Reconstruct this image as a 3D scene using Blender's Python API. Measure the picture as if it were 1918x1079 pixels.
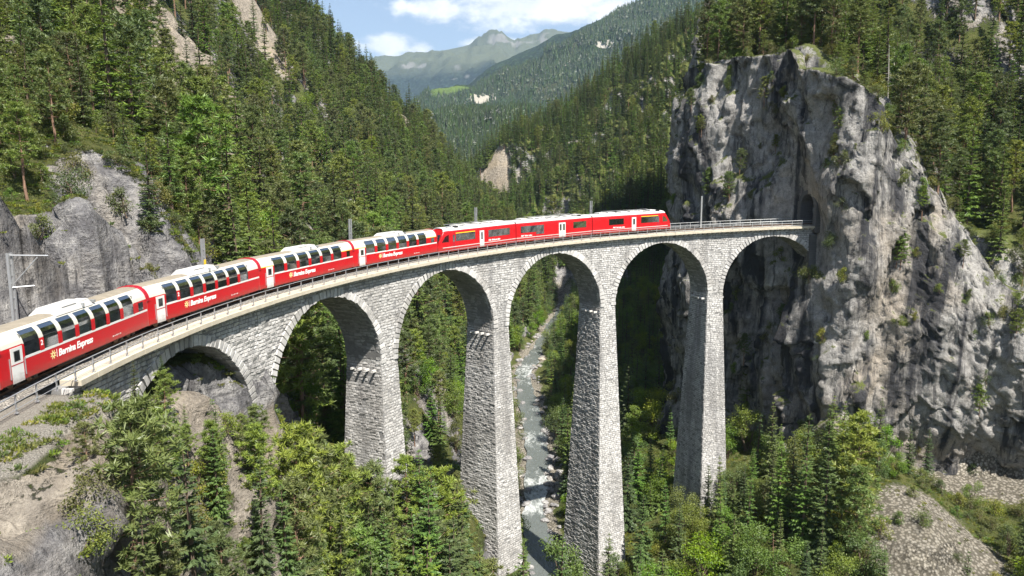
import bpy, math, random
import numpy as np
from mathutils import Vector, Matrix

# ------------------------------------------------------------------ scene, camera, light
S = bpy.context.scene
COL = S.collection
for o in list(bpy.data.objects):
    bpy.data.objects.remove(o)
rng = np.random.default_rng(7)
random.seed(7)
R = math.radians

cam_d = bpy.data.cameras.new('camera')
cam_d.sensor_width = 36.0
cam_d.lens = 1460.243 / 1918 * 36
cam_d.clip_start = 0.5
cam_d.clip_end = 60000
cam = bpy.data.objects.new('camera', cam_d)
cam.location = (0, 0, 11.0777)
PITCH = -0.14778
cam.rotation_euler = (math.pi / 2 + PITCH, 0, 0)
COL.objects.link(cam)
S.camera = cam

SUN_EL, SUN_AZ = R(57), R(150)          # azimuth clockwise from +Y
SUN = Vector((math.sin(SUN_AZ) * math.cos(SUN_EL), math.cos(SUN_AZ) * math.cos(SUN_EL), math.sin(SUN_EL)))
S.view_settings.view_transform = 'Standard'
S.view_settings.look = 'None'
S.view_settings.gamma = 1
S.view_settings.use_curve_mapping = False
S.view_settings.exposure = 1.27
S.cycles.max_bounces = 8
S.cycles.diffuse_bounces = 3
S.cycles.glossy_bounces = 3
S.cycles.transmission_bounces = 6
S.cycles.transparent_max_bounces = 12
S.cycles.volume_bounces = 1
S.cycles.use_denoising = True
try:
    S.cycles.denoising_prefilter = 'ACCURATE'
except Exception:
    pass

sun_d = bpy.data.lights.new('sun', 'SUN')
sun_d.energy = 5.0
sun_d.angle = R(0.53)
sun_d.color = (1.0, 0.95, 0.87)
sun = bpy.data.objects.new('sun', sun_d)
sun.rotation_euler = SUN.to_track_quat('Z', 'Y').to_euler()
sun.location = (0, -50, 200)
COL.objects.link(sun)

W = bpy.data.worlds.new('World')
S.world = W
W.use_nodes = True


class NT:
    """short helper for building node trees"""
    def __init__(self, tree):
        self.t = tree
        self.n = tree.nodes
        self.n.clear()

    def __call__(self, kind, _in=None, **props):
        nd = self.n.new(kind)
        for k, v in props.items():
            setattr(nd, k, v)
        for k, v in (_in or {}).items():
            sk = nd.inputs[k]
            if isinstance(v, bpy.types.NodeSocket):
                self.t.links.new(v, sk)
            else:
                sk.default_value = v
        return nd

    def math(self, op, a, b=None, c=None, clamp=False):
        i = {0: a}
        if b is not None:
            i[1] = b
        if c is not None:
            i[2] = c
        return self('ShaderNodeMath', i, operation=op, use_clamp=clamp).outputs[0]

    def mix(self, f, a, b, mode='MIX'):
        nd = self('ShaderNodeMix', data_type='RGBA', blend_type=mode)
        for sk, v in ((nd.inputs[0], f), (nd.inputs[6], a), (nd.inputs[7], b)):
            if isinstance(v, bpy.types.NodeSocket):
                self.t.links.new(v, sk)
            else:
                sk.default_value = v if not isinstance(v, tuple) or len(v) == 4 else (*v, 1)
        return nd.outputs[2]

    def ramp(self, f, stops, interp='LINEAR'):
        nd = self('ShaderNodeValToRGB', {0: f})
        cr = nd.color_ramp
        cr.interpolation = interp
        while len(cr.elements) < len(stops):
            cr.elements.new(0.5)
        for e, (p, c) in zip(cr.elements, stops):
            e.position = p
            if isinstance(c, (int, float)):
                c = (c, c, c)
            e.color = (*c, 1) if len(c) == 3 else c
        return nd.outputs[0]

    def noise(self, vec, scale, detail=4, rough=0.55, dist=0.0, out=0):
        return self('ShaderNodeTexNoise', {'Vector': vec, 'Scale': scale, 'Detail': detail, 'Roughness': rough, 'Distortion': dist}).outputs[out]

    def mapping(self, vec, scale=(1, 1, 1), rot=(0, 0, 0), loc=(0, 0, 0)):
        return self('ShaderNodeMapping', {'Vector': vec, 'Scale': scale, 'Rotation': rot, 'Location': loc}).outputs[0]


def build_world():
    t = NT(W.node_tree)
    sky = t('ShaderNodeTexSky', sky_type='NISHITA', sun_disc=False, sun_elevation=SUN_EL, sun_rotation=SUN_AZ,
            altitude=1000.0, air_density=1.0, dust_density=2.0, ozone_density=1.6)
    co = t('ShaderNodeTexCoord').outputs['Generated']
    sep = t('ShaderNodeSeparateXYZ', {0: co})
    x, y, z = sep.outputs
    # project the direction on a cloud layer so clouds flatten towards the horizon
    zz = t.math('ADD', t.math('MAXIMUM', z, 0.0), 0.12)
    pl = t('ShaderNodeCombineXYZ', {0: t.math('DIVIDE', x, zz), 1: t.math('DIVIDE', y, zz), 2: 0.0}).outputs[0]
    n1 = t.noise(t.mapping(pl, (1.15, 0.75, 1), loc=(CLOUD_OFF[0], CLOUD_OFF[1], 0)), 1.0, 7, 0.6, 0.15)
    dn = t.noise(t.mapping(co, (1, 1, 2.0)), 16.0, 6, 0.62)
    # the three cumulus groups seen over the valley, as directions
    tot = None
    for (cx, cz, rx, rz, w) in CLOUDS:
        dx = t.math('DIVIDE', t.math('SUBTRACT', t.math('DIVIDE', x, t.math('MAXIMUM', y, 0.05)), cx), rx)
        dz = t.math('DIVIDE', t.math('SUBTRACT', t.math('DIVIDE', z, t.math('MAXIMUM', y, 0.05)), cz), rz)
        d = t.math('SUBTRACT', 1.0, t.math('SQRT', t.math('ADD', t.math('MULTIPLY', dx, dx), t.math('MULTIPLY', dz, dz))))
        d = t.math('MULTIPLY', t.math('MAXIMUM', d, -0.6), w)
        tot = d if tot is None else t.math('MAXIMUM', tot, d)
    front = t.math('GREATER_THAN', y, 0.3)
    loc = t.math('ADD', tot, t.math('MULTIPLY', t.math('SUBTRACT', dn, 0.5), 2.6))
    loc = t.math('MULTIPLY', t('ShaderNodeMapRange', {0: loc, 1: 0.0, 2: 0.85, 3: 0.0, 4: 1.0}, interpolation_type='SMOOTHSTEP').outputs[0], front)
    gen = t('ShaderNodeMapRange', {0: n1, 1: 0.54, 2: 0.72, 3: 0.0, 4: 0.8}, interpolation_type='SMOOTHSTEP').outputs[0]
    # in the part of the sky the valley shows, only the placed clouds
    ang = t.math('ABSOLUTE', t.math('DIVIDE', x, t.math('MAXIMUM', y, 0.05)))
    out = t('ShaderNodeMapRange', {0: t.math('MAXIMUM', ang, t.math('MULTIPLY', z, 1.2)), 1: 0.42, 2: 0.6, 3: 0.0, 4: 1.0}).outputs[0]
    out = t.math('MAXIMUM', out, t.math('SUBTRACT', 1.0, front))
    up = t('ShaderNodeMapRange', {0: z, 1: 0.0, 2: 0.06, 3: 0.0, 4: 1.0}).outputs[0]
    m = t.math('MULTIPLY', t.math('MAXIMUM', loc, t.math('MULTIPLY', gen, out)), up)
    shade = t.ramp(dn, [(0.35, (7.2, 7.5, 8.2)), (0.60, (10.2, 10.2, 10.2))])
    hz = t('ShaderNodeMapRange', {0: z, 1: 0.0, 2: 0.5, 3: 0.42, 4: 0.1}).outputs[0]
    base = t.mix(hz, sky.outputs[0], (5.6, 6.6, 8.6))
    c = t.mix(m, base, shade)
    bg = t('ShaderNodeBackground', {'Color': c, 'Strength': 0.056})
    ou = t('ShaderNodeOutputWorld', {'Surface': bg.outputs[0]})


CLOUD_OFF = (3.1, 1.7)
# x/y, z/y of the centre, radii, weight
CLOUDS = [(0.020, 0.205, 0.150, 0.034, 1.3), (-0.09, 0.200, 0.05, 0.022, 1.1), (0.13, 0.198, 0.05, 0.020, 1.1), (-0.155, 0.155, 0.050, 0.020, 1.25),
          (-0.115, 0.150, 0.030, 0.014, 1.0), (-0.137, 0.205, 0.012, 0.02, 0.62), (-0.045, 0.157, 0.03, 0.008, 0.9), (0.0, 0.158, 0.03, 0.008, 0.9)]
build_world()


# ------------------------------------------------------------------ numpy noise and mesh helpers
_pr = np.random.default_rng(3)
_perm = np.concatenate([_pr.permutation(512)] * 3)
_grad = _pr.normal(size=(512, 3))
_grad /= np.linalg.norm(_grad, axis=1)[:, None]


def pnoise(P):
    P = np.asarray(P, float)
    i = np.floor(P).astype(np.int64)
    f = P - i
    u = f * f * f * (f * (f * 6 - 15) + 10)
    i &= 511
    r = 0
    for dx in (0, 1):
        wx = u[:, 0] if dx else 1 - u[:, 0]
        for dy in (0, 1):
            wy = u[:, 1] if dy else 1 - u[:, 1]
            for dz in (0, 1):
                wz = u[:, 2] if dz else 1 - u[:, 2]
                h = _perm[_perm[_perm[i[:, 0] + dx] + i[:, 1] + dy] + i[:, 2] + dz]
                g = _grad[h]
                r = r + wx * wy * wz * (g[:, 0] * (f[:, 0] - dx) + g[:, 1] * (f[:, 1] - dy) + g[:, 2] * (f[:, 2] - dz))
    return r * 1.5


def fbm(P, octv=4, gain=0.5, lac=2.03):
    a, s, fr = 1.0, 0.0, 1.0
    for k in range(octv):
        s = s + a * pnoise(P * fr + 17.3 * k)
        a *= gain
        fr *= lac
    return s


def ridged(P, octv=4, gain=0.5):
    a, s, fr = 1.0, 0.0, 1.0
    for k in range(octv):
        s = s + a * (1 - 2 * np.abs(pnoise(P * fr + 31.7 * k)))
        a *= gain
        fr *= 2.07
    return s


def facets(P, size, amp, tilt, seed=0.0):
    """broken rock: every jittered cell gets its own height and its own slope"""
    size = np.asarray(size, float) * np.ones(3)
    Q = P / size + seed
    base = np.floor(Q).astype(np.int64)
    best = np.full(len(P), 1e9)
    hid_ = np.zeros(len(P), np.int64)
    vec = np.zeros_like(P)
    for dx in (-1, 0, 1):
        for dy in (-1, 0, 1):
            for dz in (-1, 0, 1):
                c = base + np.array([dx, dy, dz])
                k = c & 511
                h = _perm[_perm[_perm[k[:, 0]] + k[:, 1]] + k[:, 2]]
                v = Q - (c + 0.5 + 0.42 * _grad[h])
                d = (v * v).sum(1)
                m = d < best
                best[m] = d[m]
                hid_[m] = h[m]
                vec[m] = v[m]
    g2 = _grad[_perm[hid_ + 77]]
    return amp * (_grad[_perm[hid_ + 13]][:, 0] + tilt * (vec * g2).sum(1))


def link(name, me, mat=None, parent=None, loc=None):
    o = bpy.data.objects.new(name, me)
    COL.objects.link(o)
    if mat is not None and me is not None and len(me.materials) == 0:
        me.materials.append(mat)
    if parent is not None:
        o.parent = parent
    if loc is not None:
        o.location = loc
    return o


def tag(o, label=None, cat=None, group=None, kind=None):
    if label:
        o['label'] = label
    if cat:
        o['category'] = cat
    if group:
        o['group'] = group
    if kind:
        o['kind'] = kind
    return o


def empty(name, loc=(0, 0, 0), rz=0.0):
    o = bpy.data.objects.new(name, None)
    o.empty_display_size = 0.3
    COL.objects.link(o)
    o.location = loc
    o.rotation_euler = (0, 0, rz)
    return o


def npmesh(name, V, F, smooth=False, attr=None):
    """V (n,3); F list of face arrays with a constant number of corners, or one array"""
    me = bpy.data.meshes.new(name)
    V = np.ascontiguousarray(V, dtype=np.float32)
    Fs = F if isinstance(F, list) else [F]
    Fs = [np.asarray(f, dtype=np.int32) for f in Fs if len(f)]
    me.vertices.add(len(V))
    me.vertices.foreach_set('co', V.ravel())
    nl = sum(f.size for f in Fs)
    me.loops.add(nl)
    me.loops.foreach_set('vertex_index', np.concatenate([f.ravel() for f in Fs]))
    nf = sum(len(f) for f in Fs)
    me.polygons.add(nf)
    tot = np.concatenate([np.full(len(f), f.shape[1], np.int32) for f in Fs])
    st = np.concatenate([[0], np.cumsum(tot)[:-1]]).astype(np.int32)
    me.polygons.foreach_set('loop_start', st)
    me.polygons.foreach_set('loop_total', tot)
    me.polygons.foreach_set('use_smooth', np.full(nf, bool(smooth)))
    for k, (dom, arr) in (attr or {}).items():
        a = me.attributes.new(k, 'FLOAT', dom)
        a.data.foreach_set('value', np.ascontiguousarray(arr, dtype=np.float32))
    me.update(calc_edges=True)
    me.validate()
    return me


class MB:
    """collects simple solids into one mesh"""
    def __init__(self):
        self.v, self.f4, self.f3, self.fm4, self.fm3 = [], [], [], [], []
        self.n = 0

    def add(self, V, F, m=0):
        V = np.asarray(V, float).reshape(-1, 3)
        for f in F:
            f = [i + self.n for i in f]
            if len(f) == 4:
                self.f4.append(f); self.fm4.append(m)
            elif len(f) == 3:
                self.f3.append(f); self.fm3.append(m)
            else:
                for k in range(1, len(f) - 1):
                    self.f3.append([f[0], f[k], f[k + 1]]); self.fm3.append(m)
        self.v.append(V)
        self.n += len(V)
        return self

    def box(self, c, s, m=0, rz=0.0, M=None):
        x, y, z = s[0] / 2, s[1] / 2, s[2] / 2
        V = np.array([(-x, -y, -z), (x, -y, -z), (x, y, -z), (-x, y, -z), (-x, -y, z), (x, -y, z), (x, y, z), (-x, y, z)], float)
        if rz:
            ca, sa = math.cos(rz), math.sin(rz)
            V = np.stack([V[:, 0] * ca - V[:, 1] * sa, V[:, 0] * sa + V[:, 1] * ca, V[:, 2]], 1)
        V = V + np.array(c, float)
        if M is not None:
            V = V @ np.array(M)[:3, :3].T + np.array(M)[:3, 3]
        return self.add(V, [(3, 2, 1, 0), (4, 5, 6, 7), (0, 1, 5, 4), (1, 2, 6, 5), (2, 3, 7, 6), (3, 0, 4, 7)], m)

    def tube(self, pts, r, n=6, m=0, cap=True):
        pts = [Vector(p) for p in pts]
        rs = r if isinstance(r, (list, tuple)) else [r] * len(pts)
        V, F = [], []
        for i, p in enumerate(pts):
            d = (pts[min(i + 1, len(pts) - 1)] - pts[max(i - 1, 0)]).normalized()
            a = d.cross(Vector((0, 0, 1)))
            if a.length < 1e-4:
                a = Vector((1, 0, 0))
            a.normalize()
            b = d.cross(a)
            for k in range(n):
                an = 2 * math.pi * k / n
                V.append(p + (a * math.cos(an) + b * math.sin(an)) * rs[i])
        for i in range(len(pts) - 1):
            for k in range(n):
                k2 = (k + 1) % n
                F.append((i * n + k, i * n + k2, (i + 1) * n + k2, (i + 1) * n + k))
        if cap:
            F.append(tuple(range(n - 1, -1, -1)))
            F.append(tuple((len(pts) - 1) * n + k for k in range(n)))
        return self.add([tuple(v) for v in V], F, m)

    def prism(self, prof, axis_pts, m=0):
        """profile given as two aligned rings of points"""
        A, B = prof, axis_pts
        n = len(A)
        F = [tuple(range(n - 1, -1, -1)), tuple(range(n, 2 * n))]
        for k in range(n):
            k2 = (k + 1) % n
            F.append((k, k2, n + k2, n + k))
        return self.add(list(A) + list(B), F, m)

    def mesh(self, name, smooth=False):
        V = np.concatenate(self.v)
        F = []
        if self.f4:
            F.append(np.array(self.f4))
        if self.f3:
            F.append(np.array(self.f3))
        return npmesh(name, V, F, smooth)

    def build(self, name, mat, parent=None, smooth=False, loc=None):
        return link(name, self.mesh(name, smooth), mat, parent, loc)


# ------------------------------------------------------------------ materials
def new_mat(name):
    m = bpy.data.materials.new(name)
    m.use_nodes = True
    return m, NT(m.node_tree)


def out(t, bsdf):
    t('ShaderNodeOutputMaterial', {'Surface': bsdf})


def principled(t, col, rough=0.8, bump=None, bstr=0.3, bdist=0.05, **kw):
    i = {'Base Color': col if isinstance(col, bpy.types.NodeSocket) else (*col, 1), 'Roughness': rough}
    i.update(kw)
    p = t('ShaderNodeBsdfPrincipled', i)
    if bump is not None:
        b = t('ShaderNodeBump', {'Height': bump, 'Strength': bstr, 'Distance': bdist})
        t.t.links.new(b.outputs[0], p.inputs['Normal'])
    return p.outputs[0]


def plain(name, col, rough=0.6, metal=0.0, spec=0.5, var=0.12, scale=3.0):
    m, t = new_mat(name)
    co = t('ShaderNodeTexCoord').outputs['Object']
    n = t.noise(co, scale, 5, 0.6)
    c = t.mix(t.math('MULTIPLY', n, 1.0), tuple(x * (1 - var) for x in col), tuple(min(1, x * (1 + var)) for x in col))
    out(t, principled(t, c, rough, **{'Metallic': metal, 'Specular IOR Level': spec}))
    return m
# ------------------------------------------------------------------ viaduct geometry numbers
CX, CY, PH0 = 71.157, 45.917, 2.40552
RF, RB = 98.2, 103.5            # faces of the walls
RT = 100.45                     # track centre
PITCHA, AH, RISE, ZCR = 23.59, 10.15, 9.737, -1.615
ZSPR = ZCR - RISE
S0, S1 = -95.0, 67.5            # ends of the deck


def arc(s, r, z=0.0):
    """point on the curve: s metres along the 100 m circle, r radius, z above the falling deck"""
    ph = PH0 - np.asarray(s, float) / 100
    return np.stack([CX + r * np.cos(ph), CY + r * np.sin(ph), z + 0.02 * np.asarray(s, float) + 0 * ph], -1)


def frame(s):
    ph = PH0 - s / 100
    return np.array([math.sin(ph), -math.cos(ph), 0]), np.array([math.cos(ph), math.sin(ph), 0])   # along, outward


def to_sr(x, y):
    ph = np.arctan2(y - CY, x - CX)
    return ((PH0 - ph + math.pi) % (2 * math.pi) - math.pi) * 100, np.hypot(x - CX, y - CY)


# ------------------------------------------------------------------ ground
GROUND_PTS = [(-30.7,46,2.3), (-31.6,48,6.3), (-33.8,52,10.8), (-44.9,70,14.7), (-65.8,104,21.9), (-117.3,190,66.3), (-29.1,52,4), (-30.9,56,8.1), (-34.8,62,11.2), (-45.9,90,13), (-70.6,140,20.7), (-108.7,220,60.1), (-29.9,66,3), (-33.3,74,7.2), (-46.8,105,8.6), (-33.4,84,1.8), (-41.4,105,2), (-74.8,200,17.2), (-103.2,290,48.7), (-132.9,380,106.9), (-47.1,150,-13.9), (-66.5,240,-4.2), (-90.3,330,23.8), (-110.8,420,63.6), (-116.2,480,92.4), (-37.2,210,-17.4), (-52.7,300,-6.5), (-71.3,410,20.2), (-91.1,520,62.8), (-30.4,280,-21.6), (-42,390,-3.8), (-52,520,25.6), (-18.3,340,-24.8), (-21.7,500,-14.6), (-2.6,430,-35.4), (-6.2,480,-30.5), (-16.7,165,-35.1), (-11.1,142,-48.9), (-24.8,200,-31.6), (-32.1,128,-25.2), (-30.5,108,-30.1), (-35.1,160,-17), (-21.4,112,-34.6), (-6.3,230,-61.4), (-10.1,270,-45), (28.1,150,-54.3), (41.1,225,-54), (57.6,320,-41.7), (19.8,185,-54.7), (27.1,275,-57.5), (26.8,480,-55.2), (42.3,440,-27.1), (12.9,460,-31.1), (79.8,490,0.3), (123.5,600,84.3), (116.5,560,38.3), (77.4,610,72.1), (57.4,610,54.3), (16.8,610,32.4), (-11.7,600,13.9), (-35.5,590,3.8), (15,540,-9.8), (51.4,540,8.3), (80.7,420,-34.7), (160.3,620,93.3), (132.1,500,2.5), (-29.2,43,-1.6), (-25.5,37,-4.6), (-22.5,32,-7), (-25.8,44,-2.7), (-19.1,37,-8.4), (-17.3,33,-10.9), (-22.8,42,-5.4), (-25.2,54,-5.2), (-22.9,58,-5), (-22.6,60,-9.7), (-22.6,50,-11.5), (-21.2,58,-18.8), (-18.6,50,-23.3), (-18.7,72,-29.8), (-15.5,62,-33.9), (-12.4,86,-39.8), (-9.1,78,-45.5), (-4.2,98,-56.3), (21.9,125,-54.8), (34.1,120,-51.4), (46.5,132,-44.2), (47.7,152,-43.1), (60.5,141,-41), (51.2,110,-46.5), (62.1,108,-42.4), (65,122,-40), (67.9,104,-48), (78.7,113,-45), (79.9,127,-45.4), (41.7,105,-54.2), (28,112,-58.2), (-23.6,70.5,-11), (-22.5,71.5,-11), (-18,91.5,-27), (-13,93.5,-27), (-15,98,-25.5), (-2,111,-46), (0,118,-47), (16,126,-59), (16,133,-58), (36,137,-51), (37,144,-50), (-29,55,-6.5), (-28,62,-6.5), (-24,80,-18), (-30,84,-13), (-33,70,-4), (-36,58,-1), (-9,101,-37), (-5,106,-42), (-12,-60,-66), (-10,0,-65.5), (-18,0,-63), (-2,0,-63.5), (-7,40,-64.8), (-15,40,-62.3), (1,40,-62.8), (0,70,-64.2), (-8,70,-61.7), (8,70,-62.2), (5,100,-63.5), (-3,100,-61), (13,100,-61.5), (7,120,-63), (-1,120,-60.5), (15,120,-61), (6,140,-62.5), (-2,140,-60), (14,140,-60.5), (4.6,160,-62), (-3.4,160,-59.5), (12.6,160,-60), (6.9,188,-61.8), (-1.1,188,-59.3), (14.9,188,-59.8), (6.2,217,-61.5), (-1.8,217,-59), (14.2,217,-59.5), (4.5,249,-61.2), (-3.5,249,-58.7), (12.5,249,-59.2), (4,276,-61), (-4,276,-58.5), (12,276,-59), (13.9,330,-60.6), (5.9,330,-58.1), (21.9,330,-58.6), (22,375,-60.3), (14,375,-57.8), (30,375,-58.3), (30,430,-60), (22,430,-57.5), (38,430,-58), (60,60,-50), (90,60,-40), (60,0,-40), (110,0,-10), (130,90,-12), (-30,20,-14), (-45,0,-8), (-60,20,8), (-90,60,40), (-140,120,80), (-260,200,170), (-250,400,230), (-200,560,150), (-100,640,25), (-60,700,-25), (-138,570,62), (-105,610,20), (-61,610,-15), (-26,590,-48), (-250,760,240), (-20,700,0), (60,760,10), (150,760,80), (150,640,120), (250,600,180), (250,420,120), (250,250,100), (200,60,30), (300,760,200), (-400,0,200), (-400,400,330), (350,0,120), (-80,-60,10), (150,-80,-5), (-30,-60,-40), (350,200,160), (380,450,230)]
PLATEAU_PTS = [(41.6,184,33.7), (50.3,172,35), (62.2,215,44), (61.9,158,33.6), (79.5,205,43.9), (49,225,43.3), (65.4,143,19.4), (70.8,141,11.3), (75.7,165,29), (79.3,160,20), (106,235,59), (81.4,139,-14.6), (77.9,142,0.7), (85.9,150,2.2), (96.1,170,14.4), (114.2,205,31.9), (134.8,245,57.9), (89.2,134,-10.8), (94.3,144,1.5), (107.8,168,18.7), (135.3,215,47), (86.2,139,-3.9), (72.3,137.5,-8.5), (56,162,33.1), (110,130,5), (140,120,25), (120,220,75), (180,250,120), (90,300,100), (70,260,80), (200,130,60), (60,240,72), (160,330,150), (105,112,-14), (118,106,-16), (150,85,-12), (130,97,-14), (125,125,5), (56.5,142,29), (62,140,23), (66.5,141,18), (59,150,32), (61,145,28), (55,150,33)]

RIVER = [(-12,-60,-66),(-10,0,-65.5),(-7,40,-64.8),(0,70,-64.2),(5,100,-63.5),(7,120,-63),(6,140,-62.5),(4.6,160,-62),(6.9,188,-61.8),(6.2,217,-61.5),(4.5,249,-61.2),(4,276,-61),(13.9,330,-60.6),(22,375,-60.3),(30,430,-60),(34,470,-59.6)]
CLIFF = [(74,262),(52,228),(40,190),(37,171),(39,164.5),(46,158),(52,152.5),(54.3,149.2),(55.4,143.6),(56.6,140.4),(57.2,136.8),(61,135.0),(66,136.4),(72,136.3),(84,133),(90,129.5),(100,122),(118,106),(150,85)]


class TPS:
    def __init__(self, pts, lam=0.02):
        P = np.array(pts, float)
        key = np.unique(np.round(P[:, :2] / 2.0), axis=0, return_index=True)[1]
        P = P[np.sort(key)]
        self.x = P[:, :2] / 100
        n = len(P)
        K = self.k(self.x, self.x) + lam * np.eye(n) * 0.02
        A = np.zeros((n + 3, n + 3))
        A[:n, :n] = K
        A[:n, n] = 1
        A[:n, n + 1:] = self.x
        A[n:, :n] = A[:n, n:].T
        b = np.concatenate([P[:, 2], np.zeros(3)])
        self.w = np.linalg.solve(A, b)

    @staticmethod
    def k(a, b):
        d2 = ((a[:, None, :] - b[None, :, :]) ** 2).sum(-1)
        return 0.5 * d2 * np.log(d2 + 1e-12)

    def __call__(self, x, y):
        sh = np.shape(x)
        q = np.stack([np.ravel(x), np.ravel(y)], -1) / 100
        o = np.empty(len(q))
        n = len(self.x)
        for i in range(0, len(q), 20000):
            c = q[i:i + 20000]
            o[i:i + 20000] = self.k(c, self.x) @ self.w[:n] + self.w[n] + c @ self.w[n + 1:]
        return o.reshape(sh)


tps_v, tps_p = TPS(GROUND_PTS), TPS(PLATEAU_PTS)
_cl = np.array(CLIFF, float)
_poly = np.concatenate([_cl, [(400, 60), (400, 420), (110, 420), (80, 320)]])


def sstep(x, a, b):
    t = np.clip((x - a) / (b - a), 0, 1)
    return t * t * (3 - 2 * t)


def poly_dist(x, y, P, closed=False):
    """distance to a polyline"""
    d = np.full(np.shape(x), 1e9)
    m = len(P) if closed else len(P) - 1
    for i in range(m):
        a, b = P[i], P[(i + 1) % len(P)]
        ab = b - a
        t = np.clip(((x - a[0]) * ab[0] + (y - a[1]) * ab[1]) / (ab @ ab), 0, 1)
        d = np.minimum(d, np.hypot(x - a[0] - t * ab[0], y - a[1] - t * ab[1]))
    return d


def inside(x, y, P):
    c = np.zeros(np.shape(x), bool)
    n = len(P)
    for i in range(n):
        x0, y0 = P[i]
        x1, y1 = P[(i + 1) % n]
        if y0 == y1:
            continue
        k = ((y0 > y) != (y1 > y)) & (x < (x1 - x0) * (y - y0) / (y1 - y0) + x0)
        c ^= k
    return c


_rv = np.array(RIVER, float)


def river_z(x, y):
    return np.interp(y, _rv[:, 1], _rv[:, 2])


def river_x(y):
    return np.interp(y, _rv[:, 1], _rv[:, 0])


def ground(x, y, detail=True):
    x = np.asarray(x, float)
    y = np.asarray(y, float)
    xc, yc = np.clip(x, -400, 380), np.clip(y, -100, 760)
    zv = tps_v(xc, yc)
    out_d = np.hypot(x - xc, y - yc)
    zv = zv * (1 - sstep(out_d, 0, 700)) + (-40) * sstep(out_d, 0, 700)
    if detail:
        P = np.stack([x.ravel(), y.ravel(), 0 * x.ravel()], -1)
        far = sstep(np.hypot(x, y), 60, 300)
        zv = zv + (fbm(P / 26, 4) * (1.6 + 4.5 * far).ravel()).reshape(x.shape) * (1 - sstep(out_d, 0, 300))
    # river bed
    zr = river_z(x, y)
    dr = np.abs(x - river_x(y))
    wr = 1 - sstep(dr, 4.0, 11.0)
    ok = (y < 470)
    wr = wr * (1 - sstep(y, 400, 465))
    zv = np.where(ok, zv * (1 - wr) + (zr - 0.7 + 0.10 * dr) * wr, zv)
    zv = np.where(ok & (dr > 6) & (y < 400), np.maximum(zv, zr + 0.6), zv)
    s, r = to_sr(x, y)
    # the ledge that carries the line before the viaduct
    zb = -0.10 + 0.02 * s - 0.15 * np.maximum(0, 97.0 - r)
    near = (s < -68) & (s > -190)
    wl = (1 - sstep(r - 100.6, 5.2, 8.0)) * (1 - sstep(100.6 - r, 4.5, 10.5)) * sstep(-s, 69, 75)
    zv = np.where(near, zv * (1 - wl) + zb * wl, zv)
    # under the arches the ground stays below the deck
    und = (s >= -76) & (s < 70) & (np.abs(r - 100.8) < 4.5)
    zv = np.where(und, np.minimum(zv, -3.6 + 0.02 * s), zv)
    # plateau above the cliff
    ins = inside(x, y, _poly)
    dc = poly_dist(x, y, _cl)
    zp = tps_p(np.clip(x, 20, 220), np.clip(y, 80, 350))
    if detail:
        zp = zp + (fbm(np.stack([x.ravel(), y.ravel(), 0 * x.ravel() + 9], -1) / 16, 4) * 2.0).reshape(x.shape)
    k = np.where(ins, sstep(dc, 2.5, 4.5), 0) * (1 - sstep(np.maximum(x - 260, y - 380), 0, 120))
    return zv * (1 - k) + zp * k


def axis(segs):
    a = [segs[0][0]]
    for (lo, hi, st) in segs:
        n = max(1, int(round((hi - lo) / st)))
        a += list(np.linspace(lo, hi, n + 1)[1:])
    return np.array(a)


def grow(start, end, first, f=1.25):
    a, s = [start], first
    sg = 1 if end > start else -1
    while abs(a[-1] - start) < abs(end - start):
        a.append(a[-1] + sg * s)
        s *= f
    return a[1:]


gx = axis([(-300, -150, 5), (-150, -50, 2.0), (-50, 12, 0.45), (12, 100, 1.1), (100, 160, 3), (160, 380, 9)])
gx = np.concatenate([np.array(grow(-300, -14000, 12))[::-1], gx, grow(380, 14000, 15)])
gy = axis([(-60, 26, 4), (26, 80, 0.45), (80, 170, 1.1), (170, 330, 2.2), (330, 700, 5)])
gy = np.concatenate([np.array(grow(-60, -3000, 15))[::-1], gy, grow(700, 14000, 15)])
GX, GY = np.meshgrid(gx, gy)
GZ = ground(GX, GY)
ny, nx = GX.shape
TP = np.stack([GX, GY, GZ], -1)
# surface normals, then push rock about along them
dzx = np.gradient(GZ, gx, axis=1)
dzy = np.gradient(GZ, gy, axis=0)
TN = np.stack([-dzx, -dzy, np.ones_like(dzx)], -1)
TN /= np.linalg.norm(TN, axis=-1, keepdims=True)
steep = sstep(1 - TN[..., 2], 0.18, 0.42)
P3 = TP.reshape(-1, 3)
sR, rR = to_sr(GX, GY)
rocky = fbm(P3 / 14 + 5, 3).reshape(ny, nx)
left_wall = sstep(rR, 105.4, 107.5) * (1 - sstep(GX, -34, -27)) * (1 - sstep(GZ + 0.36 * (GY - 55), 9.0, 12.0)) * (GY < 100)
front_rock = (1 - sstep(GX - 0.16 * (GY - 33), -22.8, -19.0)) * (GY < 72) * (rR < 97.6)
rock = np.clip(steep * (0.35 + 1.6 * rocky) + 1.1 * left_wall * (0.62 + 1.3 * rocky) + front_rock * (0.62 + 1.1 * rocky) * 0.9, 0, 1)
CRAGS = [(-107, 233, 16, 15), (-106, 248, 14, 14), (-100, 244, 13, 13), (-101, 257, 13, 13), (-95, 256, 12, 13), (-88, 210, 9, 9), (-80, 207, 10, 10), (-118, 375, 15, 15), (-112, 374, 12, 12), (-72, 505, 12, 20), (-14, 588, 13, 24), (-77, 125, 6, 6)]
crag = np.zeros_like(GX)
for cx_, cy_, ra_, rb_ in CRAGS:
    crag = np.maximum(crag, np.exp(-(((GX - cx_) / ra_) ** 2 + ((GY - cy_) / rb_) ** 2) ** 1.5))
rock = np.clip(rock + 1.3 * sstep(crag + 0.25 * rocky, 0.25, 0.6), 0, 1)
warm = np.clip(sstep(crag, 0.1, 0.4) + 0.8 * (front_rock > 0.3), 0, 1)
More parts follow.
